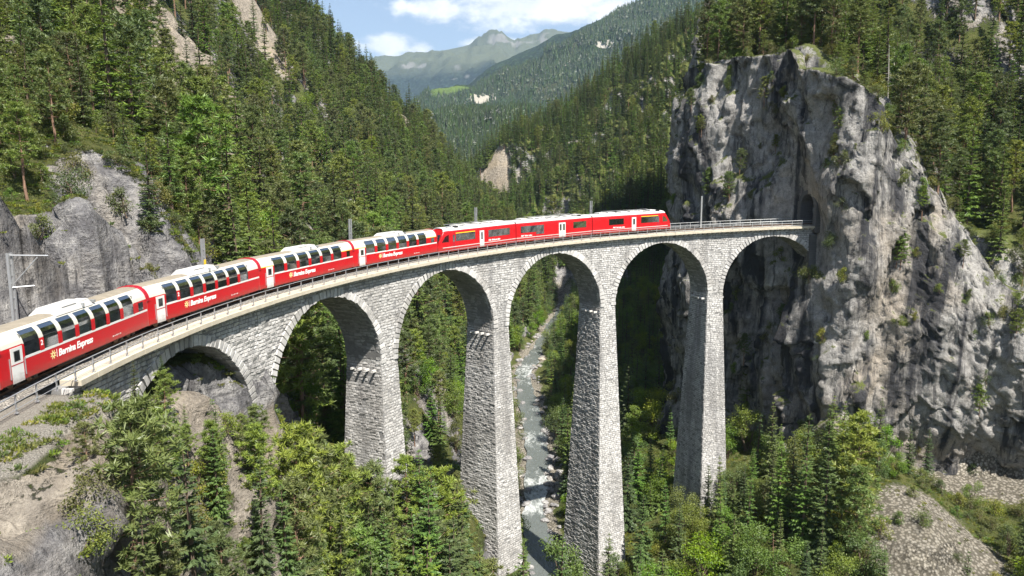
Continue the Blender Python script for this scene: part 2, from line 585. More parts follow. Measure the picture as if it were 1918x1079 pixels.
track = (1 - sstep(rR - 100.6, 3.0, 4.6)) * (1 - sstep(100.6 - rR + 2.0 * rocky, 5.0, 7.5)) * (sR < -66) * (sR > -190)
rock *= 1 - track
amp = rock * (1 - track) * np.where((sR < -60) & (sR > -190), sstep(np.abs(rR - 101.2), 4.2, 8.0), 1.0) * (1 - sstep(np.hypot(GX, GY), 250, 400))
strata = P3 @ np.array([[0.82, 0.25, 0.5], [-0.3, 0.95, 0.1], [-0.45, -0.2, 0.87]])
rk_i = np.nonzero((amp.ravel() > 0.02) & (P3[:, 1] < 420))[0]
Q3 = P3[rk_i] + np.stack([fbm(P3[rk_i] / 5 + 40, 2), fbm(P3[rk_i] / 5 + 60, 2), fbm(P3[rk_i] / 5 + 80, 2)], -1) * 0.7
Rm = np.array([[0.82, 0.25, 0.5], [-0.3, 0.95, 0.1], [-0.45, -0.2, 0.87]])
D = np.zeros(len(P3))
D[rk_i] = facets(Q3 @ Rm, (6.5, 4.5, 3.6), 0.95, 1.1) + facets(Q3 @ Rm, (2.6, 2.0, 1.5), 0.42, 1.1, 5.3) + facets(Q3, 1.0, 0.15, 1.0, 9.1) + 0.7 * fbm(P3[rk_i] / 7, 3) + 0.22 * fbm(P3[rk_i] / 1.2, 2)
D = D.reshape(ny, nx)
TP = TP + TN * (amp * D * (1.0 + 1.6 * sstep(crag, 0.1, 0.5)))[..., None]
idx = np.arange(ny * nx).reshape(ny, nx)
TF = np.stack([idx[:-1, :-1], idx[:-1, 1:], idx[1:, 1:], idx[1:, :-1]], -1).reshape(-1, 4)
# leave the tunnel bore free
fc = TP.reshape(-1, 3)[TF].mean(1)
fs, fr = to_sr(fc[:, 0], fc[:, 1])
bore = (fs > 63) & (fs < 92) & (np.abs(fr - RT) < 3.4) & (fc[:, 2] > -2)
scree = np.maximum(1 - sstep(np.hypot((GX - 63.5) / 11.5, (GY - 108) / 14), 0.55, 1.15), (1 - sstep(poly_dist(GX, GY, _cl) + 2 * rocky, 3.5, 7.5)) * sstep(GX, 69, 75) * (GX < 110))
scree = np.clip(scree + 0.35 * rocky * (scree > 0.02), 0, 1)
scree = np.maximum(scree, (1 - sstep(np.abs(GX - river_x(GY)) + 3.0 * rocky, 4.2, 6.8)) * (GY > 60) * (GY < 440))
moss = sstep(GX, 20, 40) * (GZ > -20)
terr_me = npmesh('terrain', TP.reshape(-1, 3), TF[~bore], True,
                 {'rock': ('POINT', rock.ravel()), 'track': ('POINT', track.ravel()), 'scree': ('POINT', scree.ravel()), 'warm': ('POINT', warm.ravel())})


def rock_color(t, co, tint=1.0):
    """limestone: pale grey with tan patches and dark water streaks"""
    big = t.noise(co, 0.07, 5, 0.6)
    med = t.noise(co, 0.6, 8, 0.65)
    fine = t.noise(co, 4.0, 6, 0.7)
    lay = t.noise(t.mapping(co, (0.22, 0.22, 1.1), (0.35, -0.75, 0.2)), 1.0, 8, 0.62, 1.2)
    lay2 = t.noise(t.mapping(co, (0.5, 2.6, 0.4), (0.2, 0.6, 0.5)), 1.0, 6, 0.65, 0.4)
    c = t.ramp(med, [(0.30, (0.085, 0.082, 0.088)), (0.46, (0.19, 0.184, 0.186)), (0.6, (0.33, 0.318, 0.308)), (0.74, (0.50, 0.485, 0.46))])
    c = t.mix(t.ramp(big, [(0.50, 0.0), (0.68, 0.6)]), c, (0.40, 0.335, 0.245))
    c = t.mix(t.ramp(lay, [(0.32, 0.8), (0.41, 0.0)]), c, (0.06, 0.058, 0.06))
    c = t.mix(t.ramp(lay2, [(0.34, 0.8), (0.42, 0.0)]), c, (0.05, 0.048, 0.05))
    c = t.mix(t.ramp(fine, [(0.36, 0.6), (0.5, 0.0)]), c, (0.07, 0.07, 0.072))
    h = t.math('ADD', t.math('MULTIPLY', med, 1.6), t.math('ADD', t.math('MULTIPLY', fine, 0.8), t.math('ADD', t.math('MULTIPLY', lay, 0.8), t.math('MULTIPLY', lay2, 0.6))))
    return c, h


def make_ground_mat():
    m, t = new_mat('alpine_ground')
    co = t('ShaderNodeTexCoord').outputs['Object']
    rc, rh = rock_color(t, co)
    n1 = t.noise(co, 0.25, 6, 0.65)
    n2 = t.noise(co, 2.3, 6, 0.7)
    n3 = t.noise(co, 9.0, 4, 0.7)
    g = t.ramp(n1, [(0.3, (0.045, 0.065, 0.016)), (0.5, (0.10, 0.12, 0.030)), (0.66, (0.165, 0.165, 0.05))])
    g = t.mix(t.ramp(n2, [(0.5, 0.0), (0.72, 0.75)]), g, (0.17, 0.145, 0.075))
    g = t.mix(t.ramp(n3, [(0.35, 0.6), (0.55, 0.0)]), g, (0.02, 0.03, 0.01))
    rk = t('ShaderNodeAttribute', attribute_name='rock').outputs['Fac']
    wm = t('ShaderNodeAttribute', attribute_name='warm').outputs['Fac']
    rc = t.mix(t.math('MULTIPLY', wm, 0.75), rc, t.mix(0.8, rc, (0.50, 0.43, 0.33), 'OVERLAY'))
    rc = t.mix(t.math('MULTIPLY', wm, 0.35), rc, (0.44, 0.375, 0.285))
    nz = t('ShaderNodeSeparateXYZ', {0: t('ShaderNodeNewGeometry').outputs['True Normal']}).outputs[2]
    k = t.math('ADD', rk, t.math('MULTIPLY', t.math('SUBTRACT', n2, 0.5), 1.1))
    k = t.math('SUBTRACT', k, t.math('MULTIPLY', t.math('SUBTRACT', nz, 0.6), 0.55))
    k = t.ramp(k, [(0.30, 0.0), (0.42, 1.0)])
    c = t.mix(k, g, rc)
    sc = t('ShaderNodeAttribute', attribute_name='scree').outputs['Fac']
    st = t('ShaderNodeTexVoronoi', {'Vector': co, 'Scale': 2.2}).outputs
    stone = t.mix(t.math('MULTIPLY', st['Color'], 1.0), (0.30, 0.265, 0.21), (0.52, 0.48, 0.41))
    st9 = t('ShaderNodeTexVoronoi', {'Vector': co, 'Scale': 0.8}).outputs
    stone = t.mix(t.ramp(st9['Distance'], [(0.16, 0.85), (0.22, 0.0)]), stone, t.mix(st9['Color'], (0.38, 0.35, 0.30), (0.60, 0.56, 0.50)))
    stone = t.mix(t.ramp(n1, [(0.45, 0.0), (0.65, 0.6)]), stone, (0.30, 0.27, 0.21))
    stone = t.mix(t.ramp(st['Distance'], [(0.30, 0.0), (0.6, 0.8)]), stone, (0.09, 0.08, 0.06))
    ks = t.ramp(t.math('ADD', sc, t.math('MULTIPLY', t.math('SUBTRACT', n2, 0.55), 2.0)), [(0.40, 0.0), (0.52, 1.0)])
    c = t.mix(ks, c, stone)
    tr = t('ShaderNodeAttribute', attribute_name='track').outputs['Fac']
    bal = t.ramp(t.noise(co, 14.0, 3, 0.8), [(0.3, (0.17, 0.15, 0.125)), (0.5, (0.37, 0.34, 0.29)), (0.7, (0.58, 0.54, 0.47))])
    c = t.mix(t.ramp(tr, [(0.45, 0.0), (0.6, 1.0)]), c, bal)
    h = t.mix(k, n3, rh)
    out(t, principled(t, c, 0.92, h, 0.95, 0.6, **{'Specular IOR Level': 0.2}))
    return m


MAT_GROUND = make_ground_mat()
tag(link('terrain', terr_me, MAT_GROUND), kind='structure')


# ------------------------------------------------------------------ the rock wall with the tunnel
def build_cliff():
    # resample the plan
    seg = np.linalg.norm(np.diff(_cl, axis=0), axis=1)
    L = np.concatenate([[0], np.cumsum(seg)])
    st = 0.48
    u = np.arange(0, L[-1], st)
    px, py = np.interp(u, L, _cl[:, 0]), np.interp(u, L, _cl[:, 1])
    for _ in range(4):                                   # soften the corners
        px[1:-1] = (px[:-2] + 2 * px[1:-1] + px[2:]) / 4
        py[1:-1] = (py[:-2] + 2 * py[1:-1] + py[2:]) / 4
    tx, ty = np.gradient(px), np.gradient(py)
    tl = np.hypot(tx, ty)
    nxx, nyy = ty / tl, -tx / tl                          # outward, towards the camera
    k = np.ones(33) / 33
    nxs = np.convolve(np.pad(nxx, 16, 'edge'), k, 'valid')
    nys = np.convolve(np.pad(nyy, 16, 'edge'), k, 'valid')
    nl = np.hypot(nxs, nys)
    nxs, nys = nxs / nl, nys / nl
    ztop = tps_p(px - nxs * 4, py - nys * 4)
    ztop = np.convolve(np.pad(ztop, 4, 'edge'), np.ones(9) / 9, 'valid') + fbm(np.stack([px, py, 0 * px], -1) / 7, 3) * 2.0
    q_ = u > L[7]
    zt2 = np.interp(px, [50, 54, 56, 62, 66, 71, 78, 84, 90, 100, 118, 150], [33, 31, 28.5, 22.5, 18, 11, 2, -7, -12, -14, -16, -12]) + fbm(np.stack([px, py, 0 * px], -1) / 5, 3) * 2.2
    ztop = np.where(q_, zt2, ztop)
    ztop = np.convolve(np.pad(ztop, 3, 'edge'), np.ones(7) / 7, 'valid')
    nr = 210
    t = np.linspace(0, 1, nr)
    tw = 0.90                                             # wall part of the rows, the rest rolls over the lip
    wall = np.clip(t / tw, 0, 1)
    lip = np.clip((t - tw) / (1 - tw), 0, 1)
    zb = -68.0
    Z = zb + (ztop[None, :] - zb) * wall[:, None]
    inw = (lip ** 1.4)[:, None] * 10.0 + (sstep(wall, 0.86, 1.0) * 2.2)[:, None]
    X = px[None, :] - nxs[None, :] * inw
    Y = py[None, :] - nys[None, :] * inw
    gz = ground(X[-17:].copy(), Y[-17:].copy())
    bl = sstep(lip[-17:], 0.0, 0.55)[:, None]
    Z[-17:] = Z[-17:] * (1 - bl) + (np.maximum(gz, Z[-17:] - 9) + 0.3) * bl
    P = np.stack([X, Y, Z], -1).reshape(-1, 3)
    # large buttresses, vertical flutes, ledges, small facets
    big = 4.0 - 2.3 * sstep(P[:, 0], 60, 68)
    d = fbm(P / np.array([17, 17, 26]), 3) * big
    d += ridged(P / np.array([6.2, 6.2, 24]) + 3, 4, 0.5) * 0.8
    Pw = P + np.stack([fbm(P / 6 + 40, 2), fbm(P / 6 + 60, 2), fbm(P / 6 + 80, 2)], -1) * 0.9
    Rc = np.array([[0.92, 0.1, 0.25], [-0.05, 0.98, 0.1], [-0.25, -0.12, 0.96]])
    d += facets(Pw @ Rc, (5.5, 5.5, 18.0), 1.25, 0.9) * (1 - 0.45 * sstep(P[:, 0], 58, 66)) + facets(Pw @ Rc, (2.2, 2.2, 6.5), 0.5, 1.0, 3.7) * (1 - 0.35 * sstep(P[:, 0], 58, 66)) + facets(Pw, (1.1, 1.1, 1.5), 0.22, 1.0, 8.3)
    d += fbm(P / np.array([1.2, 1.2, 2.0]) + 8, 3) * 0.16
    d = d.reshape(X.shape)
    s, r = to_sr(X, Y)
    # keep clear of the bridge end and the portal
    nb = np.exp(-(((s - 67) / 9) ** 2)) * np.exp(-(((r - 99.5) / 7.0) ** 2)) * np.exp(-((Z + 1) / 11.0) ** 2)
    d = d * (1 - np.clip(nb * 1.25, 0, 1)) 
    d += 2.6 * np.exp(-(((s - 69) / 6.5) ** 2)) * np.exp(-(((r - 100) / 6.0) ** 2)) * sstep(-Z, 5.0, 9.0)
    # undercut foot and bulging middle of the right half
    rt = sstep(px, 62, 74)[None, :]
    d += rt * (1.6 * np.exp(-((Z + 18) / 15.0) ** 2) - 3.0 * np.exp(-((Z + 42) / 6.0) ** 2))
    fade = (1 - lip ** 0.7)[:, None] * 0.95 + 0.05
    d = d * fade
    X = X + nxs[None, :] * d
    Y = Y + nys[None, :] * d
    Z = Z + (fbm(np.stack([X, Y, Z], -1).reshape(-1, 3) / 4, 2) * 0.6).reshape(Z.shape) * fade
    n, m = X.shape
    I = np.arange(n * m).reshape(n, m)
    F = np.stack([I[:-1, :-1], I[:-1, 1:], I[1:, 1:], I[1:, :-1]], -1).reshape(-1, 4)
    V = np.stack([X, Y, Z], -1).reshape(-1, 3)
    c = V[F].mean(1)
    cs, cr = to_sr(c[:, 0], c[:, 1])
    zz = c[:, 2] - 0.02 * cs
    hole = (cs > 60) & (cs < 75) & (np.abs(cr - RT) < 2.5) & (zz > -1.4) & (zz < 3.4 + np.sqrt(np.maximum(0, 6.2 - (cr - RT) ** 2)))
    # the wall part at the springing of the last arch
    me = npmesh('cliff', V, F[~hole], True)
    return me, V.reshape(n, m, 3)


cliff_me, CV = build_cliff()


def make_cliff_mat():
    m, t = new_mat('limestone_cliff')
    co = t('ShaderNodeTexCoord').outputs['Object']
    wob = t.noise(co, 0.12, 4, 0.6, out=1)
    cw = t.mix(0.06, co, wob, 'ADD')
    big = t.noise(co, 0.055, 4, 0.55)
    st = t.noise(t.mapping(co, (0.20, 0.20, 0.026)), 1.0, 8, 0.62, 0.5)
    st2 = t.noise(t.mapping(co, (0.75, 0.75, 0.13)), 1.0, 7, 0.65, 1.0)
    med = t.noise(co, 0.7, 9, 0.68)
    fine = t.noise(co, 5.0, 6, 0.72)
    c = t.ramp(med, [(0.26, (0.10, 0.096, 0.092)), (0.42, (0.235, 0.225, 0.212)), (0.58, (0.345, 0.33, 0.31)), (0.74, (0.48, 0.46, 0.435))])
    c = t.mix(t.ramp(big, [(0.53, 0.0), (0.66, 0.5)]), c, (0.34, 0.275, 0.20))
    c = t.mix(t.ramp(st, [(0.41, 0.96), (0.51, 0.0)]), c, (0.030, 0.031, 0.036))
    c = t.mix(t.ramp(st2, [(0.37, 0.8), (0.46, 0.0)]), c, (0.055, 0.054, 0.056))
    c = t.mix(t.ramp(st, [(0.60, 0.0), (0.72, 0.5)]), c, (0.47, 0.45, 0.42))
    c = t.mix(t.ramp(fine, [(0.34, 0.6), (0.48, 0.0)]), c, (0.055, 0.054, 0.055))
    nz = t('ShaderNodeSeparateXYZ', {0: t('ShaderNodeNewGeometry').outputs['Normal']}).outputs[2]
    gr = t.ramp(t.math('ADD', nz, t.math('MULTIPLY', t.math('SUBTRACT', t.math('ADD', t.math('MULTIPLY', med, 0.6), t.math('MULTIPLY', fine, 0.4)), 0.5), 2.6)), [(0.50, 0.0), (0.66, 1.0)])
    gcol = t.mix(fine, (0.03, 0.045, 0.012), (0.12, 0.13, 0.035))
    c = t.mix(gr, c, gcol)
    h = t.math('ADD', t.math('MULTIPLY', med, 1.6), t.math('ADD', t.math('MULTIPLY', fine, 0.45), t.math('MULTIPLY', st2, 1.2)))
    out(t, principled(t, c, 0.9, h, 0.75, 0.5, **{'Specular IOR Level': 0.25}))
    return m


MAT_CLIFF = make_cliff_mat()
tag(link('cliff', cliff_me, MAT_CLIFF), kind='structure')


# ------------------------------------------------------------------ far hills
def hill(name, prof, mat, front, back, amp, zlow, nrow=60, step=12.0, rough=1.0, seed=0.0):
    P = np.array(prof, float)
    L = np.concatenate([[0], np.cumsum(np.hypot(np.diff(P[:, 0]), np.diff(P[:, 1])))])
    n = max(20, int(L[-1] / step))
    u = np.linspace(0, L[-1], n)
    rx, ry, rz = (np.interp(u, L, P[:, i]) for i in range(3))
    rz = rz + fbm(np.stack([rx / (amp * 5), ry / (amp * 5), 0 * rx + seed], -1), 4) * amp * 0.16 * rough
    q = np.linspace(-1, 1, nrow * 2 + 1)
    X, Y, Z = [], [], []
    h = rz - zlow
    for k in q:
        a = abs(k) ** 1.25
        sl = front if k < 0 else back
        X.append(rx)
        Y.append(ry + np.sign(k) * a * h / math.tan(sl))
        Z.append(rz - a * h)
    X, Y, Z = map(np.array, (X, Y, Z))
    V = np.stack([X, Y, Z], -1).reshape(-1, 3)
    w = np.minimum(1, np.abs(q) * 6)[:, None]
    d = (ridged(V / (amp * 6) + seed, 5, 0.5).reshape(X.shape) - 0.4) * amp * w
    Z = Z + d * 0.75
    Y = Y - d * 0.5
    I = np.arange(X.size).reshape(X.shape)
    F = np.stack([I[:-1, :-1], I[:-1, 1:], I[1:, 1:], I[1:, :-1]], -1).reshape(-1, 4)
    V = np.stack([X, Y, Z], -1).reshape(-1, 3)
    o = link(name, npmesh(name, V, F, True), mat)
    tag(o, kind='structure')
    return V.reshape(X.shape + (3,)), q


def make_hill_mat(name, forest, top, tl, th, rockc, spots=(), sc=0.004):
    m, t = new_mat(name)
    co = t('ShaderNodeTexCoord').outputs['Object']
    z = t('ShaderNodeSeparateXYZ', {0: co}).outputs[2]
    n = t.noise(co, sc, 8, 0.65)
    f = t.noise(co, sc * 14, 5, 0.7)
    v = t('ShaderNodeTexVoronoi', {'Vector': co, 'Scale': sc * 22}).outputs['Distance']
    c = t.mix(t.ramp(v, [(0.1, 0.0), (0.6, 1.0)]), tuple(a * 1.5 for a in forest), tuple(a * 0.45 for a in forest))
    k = t('ShaderNodeMapRange', {0: t.math('ADD', z, t.math('MULTIPLY', t.math('SUBTRACT', n, 0.5), (th - tl) * 2.2)), 1: tl, 2: th, 3: 0.0, 4: 1.0}).outputs[0]
    tc = t.mix(f, tuple(a * 0.75 for a in top), tuple(a * 1.25 for a in top))
    c = t.mix(k, c, tc)
    nz = t('ShaderNodeSeparateXYZ', {0: t('ShaderNodeNewGeometry').outputs['Normal']}).outputs[2]
    rk = t.ramp(t.math('ADD', t.math('SUBTRACT', 1.0, nz), t.math('MULTIPLY', t.math('SUBTRACT', n, 0.5), 0.8)), [(0.50, 0.0), (0.62, 1.0)])
    c = t.mix(t.math('MULTIPLY', rk, 0.8), c, rockc)
    x_, _y, z_ = t('ShaderNodeSeparateXYZ', {0: co}).outputs
    for (sx, sz, ra, rz_, colr) in spots:
        dx = t.math('DIVIDE', t.math('SUBTRACT', x_, sx), ra)
        dz = t.math('DIVIDE', t.math('SUBTRACT', z_, sz), rz_)
        d_ = t.math('ADD', t.math('ADD', t.math('MULTIPLY', dx, dx), t.math('MULTIPLY', dz, dz)), t.math('MULTIPLY', t.math('SUBTRACT', f, 0.5), 1.4))
        c = t.mix(t.ramp(d_, [(0.8, 1.0), (1.0, 0.0)]), c, t.mix(f, tuple(q * .8 for q in colr), tuple(q * 1.15 for q in colr)))
    out(t, principled(t, c, 0.95, f, 0.6, 20.0, **{'Specular IOR Level': 0.1}))
    return m


H3 = [(-4200,8800,900),(-3000,8700,1050),(-2032,8500,975),(-1400,8500,1145),(-1190,8500,1161),(-1026,8500,1210),(-845,8500,1259),(-551,8500,1303),(-422,8500,1330),(-390,8500,1352),(-332,8500,1388),(-300,8500,1374),(-275,8500,1418),(-250,8500,1400),(-225,8500,1425),(-195,8500,1402),(-165,8500,1424),(-135,8500,1400),(-100,8500,1388),(-79,8500,1363),(-23,8500,1325),(28,8500,1303),(141,8500,1330),(337,8500,1374),(511,8500,1390),(793,8500,1357),(1357,8500,1276),(3500,8700,1500),(6000,9000,1300)]
H2 = [(-1000,4700,180),(-600,4600,330),(-304,4600,458),(-141,4600,574),(-3,4600,660),(155,4600,728),(310,4600,784),(488,4600,857),(728,4600,973),(1500,4700,1150),(2600,4800,1200),(4000,5000,900)]
H1 = [(-900,3100,-20),(-600,3050,120),(-441,3000,204),(-345,3000,272),(-294,3000,304),(-218,3000,320),(-144,3000,328),(-74,3000,347),(24,3000,383),(101,3000,426),(184,3000,470),(247,3000,508),(342,3000,558),(453,3000,618),(590,3000,697),(858,3000,842),(1500,3000,1050),(2400,3100,1100),(3400,3200,700)]
H0 = [(-420,1520,10),(-250,1510,60),(-190,1500,84),(-160,1500,101),(-109,1500,118),(-59,1500,121),(-9,1500,115),(31,1500,119),(102,1500,101),(220,1500,120),(420,1520,200),(700,1540,260),(1000,1560,150)]
mat_h3 = make_hill_mat('high_alps', (0.016, 0.026, 0.018), (0.072, 0.080, 0.050), 800, 1000, (0.20, 0.19, 0.18), sc=0.0016)
mat_h2 = make_hill_mat('wooded_ridge', (0.022, 0.036, 0.016), (0.022, 0.036, 0.016), 5000, 6000, (0.05, 0.06, 0.035), sc=0.003)
mat_h1 = make_hill_mat('wooded_slope', (0.026, 0.042, 0.016), (0.026, 0.042, 0.016), 5000, 6000, (0.07, 0.075, 0.04), [(-205, 292, 105, 30, (0.085, 0.125, 0.032)), (-112, 262, 38, 20, (0.33, 0.305, 0.255)), (-62, 274, 7, 22, (0.33, 0.31, 0.27)), (185, 385, 24, 30, (0.40, 0.37, 0.32)), (312, 432, 36, 16, (0.40, 0.37, 0.32))], sc=0.005)
hill('mountain', H3, mat_h3, R(23), R(30), 210.0, -100, 90, 26, 0.5, 4.0)
hill('mountain_ridge', H2, mat_h2, R(26), R(30), 80.0, -90, 50, 24, 0.6, 2.0)
HV1, HQ1 = hill('mountain_slope', H1, mat_h1, R(27), R(30), 60.0, -80, 60, 14, 0.35, 7.0)
HV0, HQ0 = hill('foothill', H0, mat_h1, R(24), R(30), 26.0, -75, 40, 10, 0.35, 9.0)
# ------------------------------------------------------------------ masonry
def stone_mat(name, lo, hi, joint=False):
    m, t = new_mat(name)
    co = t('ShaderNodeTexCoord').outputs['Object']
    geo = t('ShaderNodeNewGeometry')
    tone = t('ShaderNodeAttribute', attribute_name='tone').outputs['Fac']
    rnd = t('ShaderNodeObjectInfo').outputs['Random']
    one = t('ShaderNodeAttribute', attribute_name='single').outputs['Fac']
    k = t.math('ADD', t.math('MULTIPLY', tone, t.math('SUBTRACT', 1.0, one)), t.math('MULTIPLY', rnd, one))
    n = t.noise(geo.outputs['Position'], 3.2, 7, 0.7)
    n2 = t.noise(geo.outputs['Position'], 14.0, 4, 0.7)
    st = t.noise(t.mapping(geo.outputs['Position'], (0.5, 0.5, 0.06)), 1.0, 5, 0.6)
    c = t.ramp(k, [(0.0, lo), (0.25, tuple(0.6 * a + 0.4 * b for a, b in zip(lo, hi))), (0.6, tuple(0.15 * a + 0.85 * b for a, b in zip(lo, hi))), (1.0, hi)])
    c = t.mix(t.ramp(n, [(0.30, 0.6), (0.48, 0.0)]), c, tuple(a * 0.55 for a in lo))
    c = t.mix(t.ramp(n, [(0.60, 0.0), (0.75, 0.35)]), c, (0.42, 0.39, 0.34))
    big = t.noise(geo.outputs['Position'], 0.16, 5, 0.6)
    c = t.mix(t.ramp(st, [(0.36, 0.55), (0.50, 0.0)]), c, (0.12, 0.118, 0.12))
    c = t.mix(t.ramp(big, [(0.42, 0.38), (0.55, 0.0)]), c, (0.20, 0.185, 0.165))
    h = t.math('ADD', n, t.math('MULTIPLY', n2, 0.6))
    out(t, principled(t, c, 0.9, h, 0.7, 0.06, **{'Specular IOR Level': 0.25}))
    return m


MAT_STONE = stone_mat('limestone_block', (0.375, 0.365, 0.35), (0.55, 0.535, 0.515))
MAT_VOUS = stone_mat('voussoir_stone', (0.40, 0.39, 0.375), (0.56, 0.545, 0.525))
MAT_CORE = plain('mortar', (0.20, 0.195, 0.19), 0.95, 0, 0.2, 0.35, 2.0)
MAT_COPING = plain('coping_concrete', (0.47, 0.42, 0.33), 0.9, 0, 0.2, 0.3, 1.6)
MAT_CORBEL = plain('corbel_stone', (0.55, 0.53, 0.50), 0.9, 0, 0.2, 0.2, 3)
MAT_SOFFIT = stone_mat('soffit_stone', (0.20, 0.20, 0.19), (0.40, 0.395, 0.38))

viaduct = empty('stone_viaduct', (-1.6, 111.8, -47))
tag(viaduct, 'tall curved viaduct of pale limestone blocks on six arches', 'viaduct')
bpy.context.view_layer.update()
VINV = np.array(viaduct.location)


def vchild(name, me, mat, kind=None):
    """part built in world coordinates, hung under the viaduct"""
    o = link(name, me, mat, viaduct)
    o.location = -viaduct.location
    if kind:
        o['kind'] = kind
    return o


def stone_boxes(P, T, U, N, l, h, d, back=0.07, jit=0.03):
    """blocks of masonry: P centres on the wall plane, T along, U up, N out of the wall"""
    n = len(P)
    g = 0.022
    V = np.empty((n, 8, 3))
    j = rng.normal(0, jit, (n, 8, 3))
    j[:, :4] *= 0.3
    for i, (a, b, c) in enumerate(((-1, -1, 0), (1, -1, 0), (1, 1, 0), (-1, 1, 0), (-1, -1, 1), (1, -1, 1), (1, 1, 1), (-1, 1, 1))):
        sh = 0.90 if c else 1.0
        off_l = a * (l / 2 - g) - (a * 0.03 if c else 0)
        off_h = b * (h / 2 - g) - (b * 0.03 if c else 0)
        V[:, i] = P + T * (off_l + j[:, i, 0])[:, None] + U * (off_h + j[:, i, 1])[:, None] + N * ((d + j[:, i, 2] if c else -back + 0 * d))[:, None]
    f = np.array([(4, 5, 6, 7), (0, 1, 5, 4), (1, 2, 6, 5), (2, 3, 7, 6), (3, 0, 4, 7)])
    F = (np.arange(n)[:, None, None] * 8 + f[None]).reshape(-1, 4)
    return V.reshape(-1, 3), F


def hl(z):                                   # half thickness of a pier, z measured from the deck
    return 1.62 + 0.0322 * np.maximum(0, ZSPR - z)


def rf(z):
    return RF - 0.0537 * np.maximum(0, ZSPR - z)


def rb(z):
    return RB + 0.0455 * np.maximum(0, ZSPR - z)


PIERS = [(k - 3) * PITCHA for k in range(1, 6)]
ARCHES = [(k - 3.5) * PITCHA for k in range(1, 7)]
PIER_BASE = [-14.0, -31, -49, -61, -53.5]
ROW = 0.34

# core of spandrels and barrels
ss = np.arange(-74.0, 67.01, 0.25)
ztop = np.full_like(ss, -0.36)
zbot = np.full_like(ss, ZSPR)
for a in ARCHES:
    q = np.clip(1 - ((ss - a) / AH) ** 2, 0, None)
    zbot = np.where(np.abs(ss - a) < AH, ZSPR + RISE * np.sqrt(q), zbot)
e = 0.02
V = np.concatenate([arc(ss, RF, ztop), arc(ss, RF, zbot), arc(ss, RB, zbot), arc(ss, RB, ztop)])
n = len(ss)
i = np.arange(n - 1)
F = []
for a in range(4):
    b = (a + 1) % 4
    F.append(np.stack([a * n + i, a * n + i + 1, b * n + i + 1, b * n + i], -1))
F.append(np.array([[0, n, 2 * n, 3 * n], [n - 1, 4 * n - 1, 3 * n - 1, 2 * n - 1]]))
vchild('spandrel_wall', npmesh('spandrel_wall', V, F), MAT_CORE)
# abutment at the near end, partly in the rock
for k, s in enumerate(PIERS):
    t_, n_ = frame(s)
    z0, z1 = ZSPR + 0.05, PIER_BASE[k] - 0.02 * s
    V = []
    for z in (z0, z1):
        c = np.array([CX, CY, z + 0.02 * s])
        for (r, sg) in ((rf(z), -1), (rf(z), 1), (rb(z), 1), (rb(z), -1)):
            V.append(c + n_ * r + t_ * sg * hl(z))
    mb = MB().add(V, [(0, 1, 2, 3), (7, 6, 5, 4), (0, 4, 5, 1), (1, 5, 6, 2), (2, 6, 7, 3), (3, 7, 4, 0)])
    vchild('pier', mb.mesh('pier'), MAT_CORE)

# stones
SP, ST, SU, SN, SL, SH, SD = [], [], [], [], [], [], []
UPV = np.array([0, 0, 1.0])


def put(P, T, U, N, l, h, d):
    SP.append(P); ST.append(T); SU.append(U); SN.append(N); SL.append(l); SH.append(h); SD.append(d)


def splits(a, b, lo=0.42, hi=0.85):
    x = a - random.random() * 0.6
    r = []
    while x < b:
        l = random.uniform(lo, hi)
        p, q = max(a, x), min(b, x + l)
        if q - p > 0.16:
            r.append((0.5 * (p + q), q - p))
        x += l
    return r


# spandrels, front and back
for face in (1, -1):
    r0 = RF if face == 1 else RB
    zr = -3.2
    rows = np.arange(ZSPR - 2.0, 0.6, ROW)
    for zrow in rows:
        h = ROW
        for (sc, l) in splits(-76, 67.2, 0.4, 0.8):
            z = zrow + h / 2 - 0.02 * sc
            if z + h / 2 > -0.33 or z < ZSPR:
                continue
            a = min(ARCHES, key=lambda q: abs(q - sc))
            rho = math.hypot((sc - a) / (AH + 0.45), (z - ZSPR) / (RISE + 0.45))
            if abs(sc - a) < AH + 0.6 and rho < 1.045:
                continue
            if abs(sc - a) - l / 2 < AH and z < ZSPR + 1 and False:
                continue
            t_, n_ = frame(sc)
            put(np.array([CX, CY, zrow + h / 2]) + n_ * r0, t_, UPV, -n_ * face, l, h, random.uniform(0.0, 0.07))
NSPAN = len(SP)
# piers: front, two flanks, back
for k, s in enumerate(PIERS):
    t_, n_ = frame(s)
    zz = ZSPR + 0.02 * s
    zend = PIER_BASE[k]
    bat_t = np.array([0, 0, 0.0322])
    while zz > zend:
        zc_ = zz - ROW / 2
        zl = zc_ - 0.02 * s
        H, f_, b_ = hl(zl), rf(zl), rb(zl)
        base = np.array([CX, CY, zc_])
        for (x, l) in splits(-H, H):
            put(base + n_ * f_ + t_ * x, t_, UPV, -n_, l, ROW, random.uniform(0.0, 0.08))
        for (x, l) in splits(-H, H, 0.8, 1.4):
            put(base + n_ * b_ + t_ * x, -t_, UPV, n_, l, ROW, random.uniform(0.0, 0.06))
        for (x, l) in splits(f_, b_):
            put(base + n_ * x - t_ * H, -n_, UPV, -t_, l, ROW, random.uniform(0.0, 0.075))
            put(base + n_ * x + t_ * H, n_, UPV, t_, l, ROW, random.uniform(0.0, 0.06))
        zz -= ROW
arr = [np.array(a) for a in (SP, ST, SU, SN)] + [np.array(a) for a in (SL, SH, SD)]
